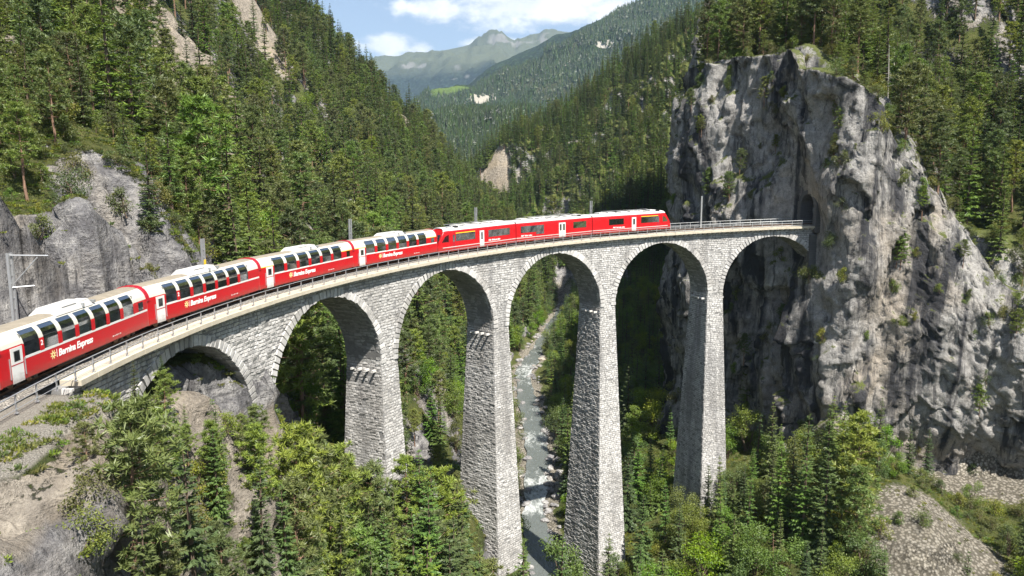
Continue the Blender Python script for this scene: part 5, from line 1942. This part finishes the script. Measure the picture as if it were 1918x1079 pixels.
P1 = hill_points(HV1, 60000, 0.0, 0.55, meadow)
instancer('mountain_forest', P1 - np.array([0, 0, 1.0]), TR.uniform(.7, 1.5, len(P1)), TR.random(len(P1)) * 6.28, farp, TR.integers(0, 3, len(P1)), 'stuff', 'blue green conifer forest on the far mountain slope')
P0_ = hill_points(HV0, 26000, 0.0, 0.56)
instancer('foothill_forest', P0_ - np.array([0, 0, 1.0]), TR.uniform(.6, 1.1, len(P0_)), TR.random(len(P0_)) * 6.28, farp, TR.integers(0, 3, len(P0_)), 'stuff', 'dense conifer forest on the low hill beyond the gorge')
print('far', len(P1), len(P0_))
# ------------------------------------------------------------------ train
def paint(name, col, rough=0.28, var=0.10):
    m, t = new_mat(name)
    co = t('ShaderNodeTexCoord').outputs['Object']
    n = t.noise(t.mapping(co, (0.5, 1, 1.6)), 2.2, 6, 0.65)
    d = t.noise(t.mapping(co, (6.0, 6.0, 0.6)), 1.0, 4, 0.6)
    c = t.mix(n, tuple(a * (1 - var) for a in col), tuple(min(1, a * (1 + var)) for a in col))
    c = t.mix(t.ramp(d, [(0.55, 0.0), (0.8, 0.22)]), c, tuple(a * 0.45 + 0.05 for a in col))
    z = t('ShaderNodeSeparateXYZ', {0: co}).outputs[2]
    g = t.noise(t.mapping(co, (1.2, 1.0, 3.0)), 1.5, 6, 0.7)
    k = t.ramp(t.math('ADD', t.math('MULTIPLY', z, 0.5), t.math('MULTIPLY', g, 0.6)), [(0.52, 0.55), (0.85, 0.0)])
    c = t.mix(k, c, (0.10, 0.06, 0.045))
    out(t, principled(t, c, t.math('ADD', rough, t.math('MULTIPLY', n, 0.15)), n, 0.04, 0.02, **{'Coat Weight': 0.3, 'Coat Roughness': 0.15}))
    return m


MAT_RED = paint('red_coach_paint', (0.46, 0.006, 0.011))
MAT_DRED = paint('dark_red_paint', (0.36, 0.008, 0.02), 0.4)
MAT_CREAM = paint('cream_paint', (0.53, 0.515, 0.455), 0.35)
MAT_PRINT = plain('white_print', (0.82, 0.82, 0.80), 0.5, 0, 0.4, 0.04)
MAT_WHITE = paint('white_paint', (0.66, 0.66, 0.64), 0.3, 0.05)
MAT_ROOF = plain('dusty_roof', (0.225, 0.195, 0.15), 0.85, 0, 0.3, 0.35, 1.4)
MAT_UNIT = plain('roof_unit_white', (0.47, 0.46, 0.44), 0.6, 0, 0.4, 0.12, 1.5)
MAT_GREYEQ = plain('grey_equipment', (0.30, 0.31, 0.31), 0.5, 0.3, 0.5, 0.2, 2)
MAT_DARK = plain('underframe_black', (0.025, 0.024, 0.024), 0.7, 0.2, 0.4, 0.4, 3)
MAT_RUB = plain('bellows_rubber', (0.03, 0.03, 0.033), 0.75)
MAT_YEL = plain('yellow_band', (0.80, 0.52, 0.03), 0.4)
MAT_LAMP = plain('amber_lens', (0.85, 0.45, 0.02), 0.25)
MAT_SEAT = plain('seat_fabric', (0.42, 0.43, 0.36), 0.9, 0, 0.2, 0.25, 5)
MAT_INT = plain('interior_lining', (0.20, 0.20, 0.185), 0.8, 0, 0.3, 0.2, 2)
MAT_BOGIE = plain('bogie_grey', (0.07, 0.065, 0.06), 0.7, 0.3, 0.4, 0.3, 5)


def glass_mat(name, tint, tr, rough=0.03):
    m, t = new_mat(name)
    g = t('ShaderNodeBsdfGlossy', {'Color': (0.9, 0.92, 0.95, 1), 'Roughness': rough}).outputs[0]
    tp = t('ShaderNodeBsdfTransparent', {'Color': (*tint, 1)}).outputs[0]
    d = t('ShaderNodeBsdfDiffuse', {'Color': (0.012, 0.014, 0.016, 1)}).outputs[0]
    a = t('ShaderNodeMixShader', {0: tr, 1: d, 2: tp}).outputs[0]
    fr = t('ShaderNodeFresnel', {'IOR': 1.5}).outputs[0]
    out(t, t('ShaderNodeMixShader', {0: t.math('ADD', t.math('MULTIPLY', fr, 0.5), 0.02), 1: a, 2: g}).outputs[0])
    return m


MAT_GLASS = glass_mat('tinted_glass', (0.55, 0.62, 0.58), 0.8)
MAT_BLACKG = glass_mat('black_glass', (0.1, 0.1, 0.1), 0.05)
MAT_SCREEN = glass_mat('windscreen_glass', (0.6, 0.7, 0.75), 0.5)

# outline of the coach side, y half width, z above rail
SIDE = [(1.325, 0.50), (1.325, 1.05), (1.325, 1.80), (1.325, 2.40), (1.30, 2.62), (1.235, 2.84), (1.12, 3.05), (0.95, 3.24), (0.72, 3.39)]
TOP = [(0.72, 3.39), (0.45, 3.47), (0.0, 3.50)]


def strip(x0, x1, prof, off=0.0, side=-1, thick=0.03):
    """curved panel along the profile, with thickness; side -1 is the near side"""
    P = np.array(prof, float)
    d = np.gradient(P, axis=0)
    nn = np.stack([d[:, 1], -d[:, 0]], 1)
    nn /= np.linalg.norm(nn, axis=1, keepdims=True)
    O = P + nn * off
    I_ = O - nn * thick
    n = len(P)
    V = []
    for x in (x0, x1):
        V += [(x, side * p[0], p[1]) for p in O] + [(x, side * p[0], p[1]) for p in I_]
    F = []
    m = 2 * n
    for k in range(n - 1):
        F += [(k, k + 1, m + k + 1, m + k), (n + k + 1, n + k, m + n + k, m + n + k + 1)]
        F += [(k + 1, k, n + k, n + k + 1), (m + k, m + k + 1, m + n + k + 1, m + n + k)]
    F += [(0, m, m + n, n), (n - 1, 2 * n - 1, m + 2 * n - 1, m + n - 1)]
    if side > 0:
        F = [f[::-1] for f in F]
    return V, F


def prof_between(z0, z1):
    P = np.array(SIDE)
    zs = [z0] + [z for z in P[:, 1] if z0 + 0.02 < z < z1 - 0.02] + [z1]
    return [(float(np.interp(z, P[:, 1], P[:, 0])), z) for z in zs]


FONT_CACHE = {}


def lettering(name, text, size, mat, parent, x, z, y, shear=0.18, bold=0.012, spacing=0.95):
    key = (text, size)
    if key not in FONT_CACHE:
        cu = bpy.data.curves.new('text', 'FONT')
        cu.body = text
        cu.size = size
        cu.shear = shear
        cu.offset = bold
        cu.space_character = spacing
        cu.extrude = 0.004
        cu.resolution_u = 3
        ob = bpy.data.objects.new('text', cu)
        COL.objects.link(ob)
        bpy.context.view_layer.update()
        me = bpy.data.meshes.new_from_object(ob.evaluated_get(bpy.context.evaluated_depsgraph_get()))
        bpy.data.objects.remove(ob)
        me.materials.clear()
        FONT_CACHE[key] = me
    o = link(name, FONT_CACHE[key], mat, parent)
    o.rotation_euler = (math.pi / 2, 0, 0)
    o.location = (x, y, z)
    return o


def flower(r0, r1, n=8):
    b = MB()
    pts = []
    for k in range(2 * n * 2):
        a = 2 * math.pi * k / (4 * n)
        rr = r1 if (k % 4) in (1, 2) else r0 * 1.15
        pts.append((rr * math.cos(a), rr * math.sin(a)))
    inner = [(r0 * 0.5 * math.cos(2 * math.pi * k / (4 * n)), r0 * 0.5 * math.sin(2 * math.pi * k / (4 * n))) for k in range(4 * n)]
    m = 4 * n
    V = [(x, -0.006, z) for x, z in pts] + [(x, -0.006, z) for x, z in inner]
    b.add(V, [(k, (k + 1) % m, m + (k + 1) % m, m + k) for k in range(m)])
    return b.mesh('emblem')


ME_WHEEL = MB().tube([(0, -0.06, 0), (0, 0.06, 0)], 0.36, 14).mesh('wheel')


def bogie(parent, x):
    b = MB()
    for sy in (-0.95, 0.95):
        b.box((0, sy, 0.52), (2.5, 0.14, 0.22))
        for dx in (-0.8, 0.8):
            b.box((dx, sy, 0.40), (0.34, 0.2, 0.3))
        b.box((0, sy, 0.62), (0.4, 0.18, 0.3))
    b.box((0, 0, 0.55), (0.5, 1.9, 0.2))
    o = b.build('bogie', MAT_BOGIE, parent)
    o.location = (x, 0, 0)
    for dx in (-0.85, 0.85):
        for sy in (-0.55, 0.55):
            w = link('wheel', ME_WHEEL, MAT_RAIL, o)
            w.location = (dx, sy, 0.36)
    return o


def end_frame(parent, x, sg):
    """red arch at the coach end, with gangway bellows and fittings; sg = direction it faces"""
    b = MB()
    P = SIDE + TOP[1:]
    V1 = [(x, -y * 1.0, z) for y, z in P] + [(x, y * 1.0, z) for y, z in reversed(P[:-1])]
    V2 = [(x + sg * 0.16, yy * 0.985, z) for (_, yy, z) in V1]
    if sg > 0:
        b.prism(V1[::-1], V2[::-1])
    else:
        b.prism(V1, V2)
    f = b.build('end_wall', MAT_RED, parent)
    r = MB()
    for sd in (-1, 1):
        V, F = strip(x - 0.07, x + 0.12, SIDE[3:] + TOP[1:], 0.055, sd, 0.10)
        r.add(V, F)
    r.build('roof_arch', MAT_DRED, f)
    g = MB()
    for k in range(4):
        d = 0.16 + sg * 0 + 0.085 * k
        ww = 0.58 if k % 2 == 0 else 0.52
        xa = x + sg * d
        g.box((xa, -ww, 1.75), (0.075, 0.10, 2.15)).box((xa, ww, 1.75), (0.075, 0.10, 2.15)).box((xa, 0, 2.87), (0.075, 2 * ww, 0.10))
    g.build('gangway', MAT_RUB, f)
    h = MB()
    for z in (0.85, 1.15, 1.45, 1.95, 2.75):
        h.box((x + sg * 0.24, -0.95, z), (0.16, 0.36, 0.05))
    h.build('step', MAT_DRED, f)
    l = MB()
    for sy in (-1, 1):
        l.tube([(x + sg * 0.15, sy * 1.08, 2.35), (x + sg * 0.24, sy * 1.08, 2.35)], 0.09, 8)
    l.build('marker_lamp', MAT_LAMP, f)


def coach_root(name, label, i, L, group):
    sc = T0 + 16.5 * (i + 0.5)
    t_, n_ = frame(sc)
    p = arc(sc, RT - 0.16, 0.30)
    o = empty(name, tuple(p), math.atan2(t_[1], t_[0]))
    o.rotation_euler[1] = -math.atan(0.02)
    tag(o, label, 'railway coach' if 'coach' in name else 'railcar', group)
    return o


T0 = -78.02


def panorama(i, label, bays, pitch, dark, first, num2, right_window=True, text=True):
    L = 16.15
    X = lambda f: -L / 2 + L * f
    c = coach_root('panoramic_coach', label, i, L, 'panoramic coaches of the train')
    b0, b1 = 0.130, 0.130 + pitch * (bays - 1) + pitch * 0.777
    # lower body with floor, and solid vestibules
    body = MB()
    for sd in (-1, 1):
        V, F = strip(-L / 2, L / 2, [(1.20, 0.46), (1.325, 0.56), (1.325, 1.80)], 0, sd, 0.08)
        body.add(V, F)
    body.box((0, 0, 1.0), (L - 0.02, 2.48, 0.10))
    bd = body.build('body', MAT_RED, c)
    # side skins of the vestibules
    for (x0, x1) in ((-L / 2, X(b0) - 0.09), (X(b1) + 0.09, L / 2)):
        for sd in (-1, 1):
            MB().add(*strip(x0, x1, prof_between(1.802, 2.60), 0, sd, 0.08)).build('vestibule_side', MAT_RED, c)
    # roof: cream shoulders and dusty top
    rf_ = MB()
    TOPP = TOP
    for sd in (-1, 1):
        V, F = strip(-L / 2, L / 2, TOPP, 0.0, sd, 0.06)
        rf_.add(V, F)
    roof = rf_.build('roof', MAT_ROOF, c)
    for (x0, x1) in ((-L / 2, X(b0) - 0.09), (X(b1) + 0.09, L / 2)):
        v = MB()
        for sd in (-1, 1):
            V, F = strip(x0, x1, prof_between(2.602, 3.388), 0.004, sd, 0.06)
            v.add(V, F)
        v.build('roof_shoulder', MAT_CREAM, roof)
    v = MB()
    for sd in (-1, 1):
        V, F = strip(X(b0) - 0.09, X(b1) + 0.09, [(0.93, 3.262), (0.72, 3.388)], 0.006, sd, 0.05)
        v.add(V, F)
    v.build('roof_edge', MAT_CREAM, roof)
    # waist stripe
    for (x0, x1) in ((X(0.125), L / 2 - 0.02),):
        MB().add(*strip(x0, x1, [(1.325, 1.68), (1.325, 1.83)], 0.008, -1, 0.02)).build('waist_stripe', MAT_WHITE, bd)
    MB().add(*strip(-L / 2 + .02, X(0.875), [(1.325, 1.68), (1.325, 1.83)], 0.008, 1, 0.02)).build('waist_stripe', MAT_WHITE, bd)
    # windows and pillars
    for sd in (-1, 1):
        for k in range(bays):
            x0 = X(b0 + pitch * k)
            x1 = X(b0 + pitch * (k + 0.777))
            solid = k in dark
            pr = prof_between(1.845, 3.25)
            w = MB().add(*strip(x0 + 0.02, x1 - 0.02, pr, 0.004, sd, 0.012)).build('window', MAT_BLACKG if solid else MAT_GLASS, c)
            if not solid and sd < 0:
                MB().add(*strip(x0 + 0.02, x1 - 0.02, [(1.30, 2.615), (1.292, 2.645)], 0.012, sd, 0.02)).build('window_bar', MAT_RUB, w)
        for k in range(bays + 1):
            xa = X(b0 + pitch * (k - 0.223)) if k else X(b0) - 0.085
            xb = X(b0 + pitch * k) if k < bays else X(b1) + 0.085
            if k == bays:
                xa = X(b1)
            p1 = MB().add(*strip(xa, xb, prof_between(1.80, 2.56), 0.012, sd, 0.10)).build('window_pillar', MAT_RED, c)
            MB().add(*strip(xa, xb, prof_between(2.562, 3.262), 0.012, sd, 0.08)).build('pillar_top', MAT_CREAM, p1)
    # entrance door
    for sd, fx in ((-1, 0.0865), (1, 0.9135)):
        xd = X(fx)
        d = MB().add(*strip(xd - 0.50, xd + 0.50, [(1.325, 0.50), (1.325, 2.52)], 0.015, sd, 0.04)).build('door', MAT_WHITE, c)
        MB().add(*strip(xd - 0.24, xd + 0.27, [(1.325, 1.72), (1.325, 2.33)], 0.020, sd, 0.02)).build('window_gasket', MAT_RUB, d)
        MB().add(*strip(xd - 0.17, xd + 0.20, [(1.325, 1.78), (1.325, 2.27)], 0.024, sd, 0.02)).build('door_window', MAT_GLASS, d)
        MB().add(*strip(xd - 0.50, xd + 0.50, [(1.325, 1.52), (1.325, 1.58)], 0.022, sd, 0.02)).build('door_rail', MAT_DRED, d)
        b = MB()
        b.box((xd - 0.66, sd * 1.36, 1.4), (0.05, 0.05, 1.2)).box((xd + 0.62, sd * 1.36, 1.3), (0.05, 0.05, 1.0))
        b.build('door_handle', MAT_GALV, d)
    if right_window:
        x0 = X(0.945)
        w = MB().add(*strip(x0 - 0.36, x0 + 0.30, [(1.325, 1.88), (1.325, 2.50)], 0.012, -1, 0.03)).build('small_window', MAT_BLACKG, c)
        MB().add(*strip(x0 - 0.28, x0 + 0.22, [(1.325, 1.95), (1.325, 2.44)], 0.018, -1, 0.02)).build('pane', MAT_GLASS, w)
    if first:
        for (x0, x1) in ((-L / 2 + 0.05, X(b0) - 0.12), (X(b1) + 0.12, L / 2 - 0.1)):
            MB().add(*strip(x0, x1, [(1.318, 2.54), (1.306, 2.60)], 0.016, -1, 0.02)).build('class_band', MAT_YEL, c)
    # roof unit
    u = MB()
    for (xa, xb, w0, w1, zz) in ((X(.37), X(.62), 0.90, 0.70, 3.76),):
        A = [(xa, -w0, 3.36), (xb, -w0, 3.36), (xb, w0, 3.36), (xa, w0, 3.36)]
        B = [(xa + .55, -w1, zz), (xb - .25, -w1, zz), (xb - .25, w1, zz), (xa + .55, w1, zz)]
        u.prism(A, B)
    ru = u.build('roof_unit', MAT_UNIT, roof)
    MB().box((X(.575), -0.30, 3.775), (1.1, 0.8, 0.05)).box((X(.47), -0.3, 3.775), (1.5, 0.9, 0.04)).build('roof_grille', MAT_UNIT, roof)
    MB().box((X(.545), -0.88, 3.55), (0.10, 0.2, 0.22)).box((X(.632), -0.55, 3.55), (0.16, 0.7, 0.16)).build('roof_vent', MAT_GREYEQ, roof)
    # inside
    it = MB()
    it.box((0, 0, 3.36), (L - 0.4, 1.3, 0.04))
    for xx in (X(b0) - 0.10, X(b1) + 0.10):
        it.box((xx, 0, 2.1), (0.06, 2.4, 2.1))
    it.build('partition', MAT_INT, c)
    st = MB()
    for k in range(bays):
        xm = X(b0 + pitch * (k + 0.39))
        if k in dark:
            continue
        for sy in (-0.78, 0.78):
            for sx in (-1, 1):
                st.box((xm + sx * 0.62, sy, 1.95), (0.16, 0.92, 1.15))
                st.box((xm + sx * 0.40, sy, 1.46), (0.46, 0.92, 0.16))
            st.box((xm, sy * 1.15, 1.78), (0.5, 0.5, 0.04))
    st.build('seats', MAT_SEAT, c)
    # underframe
    un = MB().box((0, 0, 0.75), (L - 0.3, 1.9, 0.30)).box((-1.2, 0, 0.5), (3.0, 2.1, 0.42)).box((2.4, 0, 0.48), (2.0, 2.1, 0.36))
    un.build('underframe', MAT_DARK, c)
    bogie(c, -5.6)
    bogie(c, 5.6)
    end_frame(c, -L / 2, -1)
    end_frame(c, L / 2, 1)
    if text:
        xt = X(0.318)
        lettering('lettering', 'Bernina Express', 0.60, MAT_PRINT, c, xt, 1.05, -1.334, 0.22, 0.017)
        MB().box((xt - 0.14, -1.333, 1.28), (0.035, 0.008, 0.5)).build('divider_mark', MAT_PRINT, c)
        e_ = link('emblem', flower(0.13, 0.29), plain('pale_gold', (0.80, 0.66, 0.30), 0.4) if 'pale_gold' not in bpy.data.materials else bpy.data.materials['pale_gold'], c)
        e_.location = (xt - 0.50, -1.330, 1.27)
    if num2:
        lettering('number', '2' if not first else '1', 0.42, MAT_PRINT, c, X(b0 + pitch * 0.777) + 0.09, 2.12, -1.342, 0.0, 0.012)
    b = MB()
    for k in range(5):
        b.box((X(.70) + k * .23, -1.331, 0.86), (0.15, 0.006, 0.05 if k % 2 else 0.09))
    b.build('data_panel', MAT_WHITE, c)
    return c


panorama(-1, 'red panoramic coach cut off by the left edge of the picture', 7, 0.1107, {0}, False, True, True, False)
panorama(0, 'red panoramic coach nearest the viewer, white door above the railing start', 7, 0.1107, {0}, False, True)
panorama(1, 'second red panoramic coach, passing over the nearest small arch', 7, 0.1107, {0, 6}, False, True, False)
panorama(2, 'third panoramic coach, six wide windows and yellow line over its door', 6, 0.126, set(), True, False)
panorama(3, 'fourth panoramic coach, tan and white roof box, coupled to the railcar', 6, 0.126, {0}, True, False)

RSIDE = [(1.325, 0.35), (1.325, 0.95), (1.325, 1.60), (1.325, 2.55), (1.27, 2.95), (1.19, 3.10)]
RTOP = [(1.19, 3.10), (1.05, 3.30), (0.80, 3.44), (0.4, 3.50), (0.0, 3.51)]


def ring(x, sx=1.0, zlo=0.35, zmax=9):
    P = RSIDE + RTOP[1:]
    return P


def railcar(i, label, wins, doors, cab, texts, deep=()):
    L = 16.25
    X = lambda f: -L / 2 + L * f
    c = coach_root('railcar_section', label, i, L, 'sections of the red railcar')
    xa, xb = -L / 2, L / 2
    body = MB()
    if cab < 0:
        xa = X(0.145)
    if cab > 0:
        xb = X(0.905)
    for sd in (-1, 1):
        body.add(*strip(xa, xb, RSIDE, 0, sd, 0.25))
    body.box(((xa + xb) / 2, 0, 1.0), (xb - xa - 0.02, 2.2, 0.1))
    for x, on in ((-L / 2 + 0.05, cab >= 0), (L / 2 - 0.05, cab <= 0)):
        if on:
            body.box((x, 0, 1.8), (0.08, 2.3, 2.5))
    bd = body.build('body', MAT_RED, c)
    rf_ = MB()
    for sd in (-1, 1):
        rf_.add(*strip(xa, xb, RTOP, 0.0, sd, 0.06))
    roof = rf_.build('roof', MAT_UNIT, c)
    # roof equipment
    r = MB()
    for k in range(6):
        f = 0.16 + 0.135 * k + random.uniform(-.02, .02)
        if X(f) < xa + .8 or X(f) > xb - .8:
            continue
        r.box((X(f), 0.1, 3.58), (random.uniform(1.1, 1.9), 1.3, 0.20))
    r.build('roof_unit', MAT_UNIT, roof)
    r = MB()
    for k in range(6):
        f = 0.20 + 0.125 * k + random.uniform(-.03, .03)
        if X(f) < xa + .6 or X(f) > xb - .6:
            continue
        r.box((X(f), -0.52 + random.uniform(-.1, .4), 3.57), (random.uniform(.5, 1.2), random.uniform(.35, .6), 0.10))
    r.box((X(0.5), 0.62, 3.80), (L * .62, 0.05, 0.05))
    r.build('roof_grille', MAT_GREYEQ, roof)
    r = MB()
    xr = {-1: X(.235), 0: X(.83), 1: X(.86)}[cab]
    for k in range(3):
        r.box((xr + .24 * k, -0.72, 3.52), (0.10, 0.5, 0.22))
    r.build('roof_resistor', MAT_RUB, roof)
    for sd in (-1, 1):
        MB().add(*strip(xa, xb, [(1.325, 0.86), (1.325, 0.94)], 0.012, sd, 0.02)).build('waist_stripe', MAT_WHITE, bd)
        for (f0, f1, n, yel) in wins:
            x0, x1 = X(f0), X(f1)
            if sd > 0:
                x0, x1 = -x1, -x0
            z0 = 1.62
            w = MB().add(*strip(x0, x1, [(1.325, z0), (1.325, 2.62)], 0.010, sd, 0.03)).build('window', MAT_BLACKG, c)
            for k in range(n):
                a = x0 + (x1 - x0) * k / n + 0.06
                b_ = x0 + (x1 - x0) * (k + 1) / n - 0.06
                MB().add(*strip(a, b_, [(1.325, z0 + .07), (1.325, 2.54)], 0.015, sd, 0.02)).build('pane', MAT_GLASS, w)
            if yel and sd < 0:
                MB().add(*strip(x0, x1, [(1.322, 2.66), (1.31, 2.76)], 0.012, sd, 0.02)).build('class_band', MAT_YEL, bd)
        for (f0, f1) in deep:
            x0, x1 = X(f0), X(f1)
            if sd < 0:
                w = MB().add(*strip(x0, x1, [(1.325, 1.25), (1.325, 1.60)], 0.010, sd, 0.03)).build('window', MAT_BLACKG, c)
        for (f, wd_, leaves) in doors:
            xd = X(f) if sd < 0 else -X(f)
            d = MB().add(*strip(xd - wd_, xd + wd_, [(1.325, 0.42), (1.325, 2.68)], 0.015, sd, 0.04)).build('door', MAT_WHITE, c)
            for q in range(leaves):
                xc = xd + (0 if leaves == 1 else (-0.5 + q) * wd_)
                MB().add(*strip(xc - 0.20, xc + 0.20, [(1.325, 1.45), (1.325, 2.45)], 0.020, sd, 0.02)).build('door_window', MAT_BLACKG, d)
            if leaves == 2:
                MB().box((xd, sd * 1.345, 1.55), (0.025, 0.02, 2.2)).build('door_gap', MAT_RUB, d)
    # cab
    if cab:
        sg = cab
        x_in = xa if cab < 0 else xb
        P = RSIDE + RTOP[1:]
        nseg = [(0.0, 1.0, 0), (0.75, 0.985, 0.06), (1.5, 0.94, 0.55), (2.15, 0.88, 1.5)]
        V, F = [], []
        m = 2 * len(P) - 1
        for (dx, k, dz) in nseg:
            R_ = []
            for (y, z) in P:
                # the nose leans: low points reach further out than high ones
                h = max(0.0, (z - 1.35) / 2.15)
                R_.append((x_in + sg * (dx * (1 - 0.62 * h * (dx / 2.15))), y * k, z - dz * 0.10 * h))
            V += [(x, -y, z) for x, y, z in R_] + [(x, y, z) for x, y, z in R_[:-1][::-1]]
        for a in range(len(nseg) - 1):
            for b in range(m - 1):
                f = (a * m + b, a * m + b + 1, (a + 1) * m + b + 1, (a + 1) * m + b)
                F.append(f if sg > 0 else f[::-1])
        F.append(tuple((len(nseg) - 1) * m + b for b in range(m))[::-1 if sg < 0 else 1])
        nose = MB().add(V, F).build('cab', MAT_RED, c)
        nose_v = np.array(V)
        # roof skin of the cab and the glass
        q0 = len(RSIDE) - 1
        V2, F2 = [], []
        for a in range(len(nseg)):
            rr = nose_v[a * m + q0: a * m + m - q0]
            V2 += [tuple(p + np.array([sg * 0.01, 0, 0.02])) for p in rr]
        mm = m - 2 * q0
        for a in range(len(nseg) - 1):
            for b in range(mm - 1):
                f = (a * mm + b, a * mm + b + 1, (a + 1) * mm + b + 1, (a + 1) * mm + b)
                F2.append(f if sg > 0 else f[::-1])
        MB().add(V2, F2).build('cab_roof', MAT_UNIT, nose)
        # side glass of the cab: a quarter light raked with the windscreen
        for sd in (-1, 1):
            A = []
            for (dx, z) in ((0.25, 1.62), (1.55, 1.62), (1.05, 2.35), (0.25, 2.62)):
                yy = 1.325 * np.interp(dx, [0, .75, 1.5, 2.15], [1, .985, .94, .88]) + 0.02
                A.append((x_in + sg * dx * (1 - .62 * max(0, (z - 1.35) / 2.15) * dx / 2.15), sd * yy, z))
            B = [(x, y - sd * 0.03, z) for x, y, z in A]
            MB().prism(A, B).build('cab_side_window', MAT_SCREEN, nose)
            dd = MB().add(*strip(x_in - sg * 0.75 - 0.27, x_in - sg * 0.75 + 0.27, [(1.325, 0.60), (1.325, 2.62)], 0.010, sd, 0.03)).build('cab_door', MAT_DRED, c)
            MB().add(*strip(x_in - sg * 0.75 - 0.17, x_in - sg * 0.75 + 0.17, [(1.325, 1.6), (1.325, 2.5)], 0.016, sd, 0.02)).build('door_window', MAT_BLACKG, dd)
        # windscreen and lamps
        e0 = nose_v[(len(nseg) - 1) * m:(len(nseg)) * m]
        A = []
        for (yk, z) in ((-1.02, 1.62), (1.02, 1.62), (0.86, 2.72), (-0.86, 2.72)):
            h = (z - 1.35) / 2.15
            A.append((x_in + sg * (2.15 * (1 - .62 * h) + 0.03), yk, z - .15 * h))
        B = [(x - sg * 0.06, y, z) for x, y, z in A]
        MB().prism(A, B).build('windscreen', MAT_SCREEN, nose)
        lm = MB()
        for sy in (-0.85, 0.85):
            lm.box((x_in + sg * 2.16, sy, 1.15), (0.06, 0.28, 0.16))
        lm.build('headlight', MAT_WHITE, nose)
        MB().box((x_in + sg * 2.1, 0, 0.55), (0.5, 1.9, 0.35)).build('buffer_beam', MAT_DARK, nose)
        MB().add(*strip(min(x_in, x_in + sg * 1.4), max(x_in, x_in + sg * 1.4), [(1.30, 0.86), (1.30, 0.94)], 0.03, -1, 0.02)).build('waist_stripe', MAT_WHITE, nose)
    # bellows to the next section
    if cab <= 0:
        g = MB()
        for k in range(4):
            xx = L / 2 + 0.02 + 0.075 * k
            w = 1.20 if k % 2 == 0 else 1.12
            g.box((xx, 0, 1.95), (0.06, 2 * w, 2.7 if k % 2 == 0 else 2.56))
        g.build('bellows', MAT_RUB, c)
    it = MB()
    it.box((0, 0, 3.2), (L * .7, 1.9, 0.04))
    it.build('ceiling_panel', MAT_INT, c)
    st = MB()
    for (f0, f1, n, yel) in wins:
        k = X(f0) + 0.3
        while k < X(f1) - 0.2:
            for sy in (-0.78, 0.78):
                st.box((k, sy, 1.75), (0.16, 0.9, 1.3)).box((k + .3, sy, 1.4), (0.45, 0.9, 0.14))
            k += 0.95
    st.build('seats', MAT_SEAT, c)
    MB().box((0, 0, 0.72), (L - 3.2, 1.9, 0.34)).box((0.4, 0, 0.5), (6.0, 2.2, 0.4)).build('underframe', MAT_DARK, c)
    bogie(c, -5.4)
    bogie(c, 5.4)
    for (f, txt) in texts:
        lettering('lettering', txt, 0.32, MAT_PRINT, c, X(f), 1.08, -1.340, 0.3, 0.006, 0.95)
    return c


railcar(4, 'leading red railcar section behind the coaches, slanted cab and yellow line', [(0.215, 0.455, 2, True), (0.625, 0.915, 3, False)], [(0.54, 0.46, 1)], -1, [(0.625, 'RhB  Rhätische Bahn')])
railcar(5, 'middle red railcar section with a double white door', [(0.055, 0.345, 3, False), (0.735, 0.915, 2, False)], [(0.585, 0.72, 2)], 0, [(0.055, 'RhB  Viafier retica')], [(0.245, 0.345)])
railcar(6, 'last red railcar section with plain red side, nearest the tunnel', [(0.205, 0.395, 2, False), (0.625, 0.855, 2, True)], [(0.53, 0.46, 1)], 1, [(0.255, 'RhB  Ferrovia retica')])

# ------------------------------------------------------------------ air
m_, t_n = new_mat('air')
vol = t_n('ShaderNodeVolumePrincipled', {'Color': (0.55, 0.76, 1.0, 1), 'Density': 0.000045, 'Anisotropy': 0.25})
t_n('ShaderNodeOutputMaterial', {'Volume': vol.outputs[0]})
zlo = float(GZ.min()) - 90
zlo = min(zlo, -110)
air = MB().box((0, 2500, (zlo + 1900) / 2), (34000, 30000, 1900 - zlo)).build('haze', m_)
tag(air, kind='stuff')
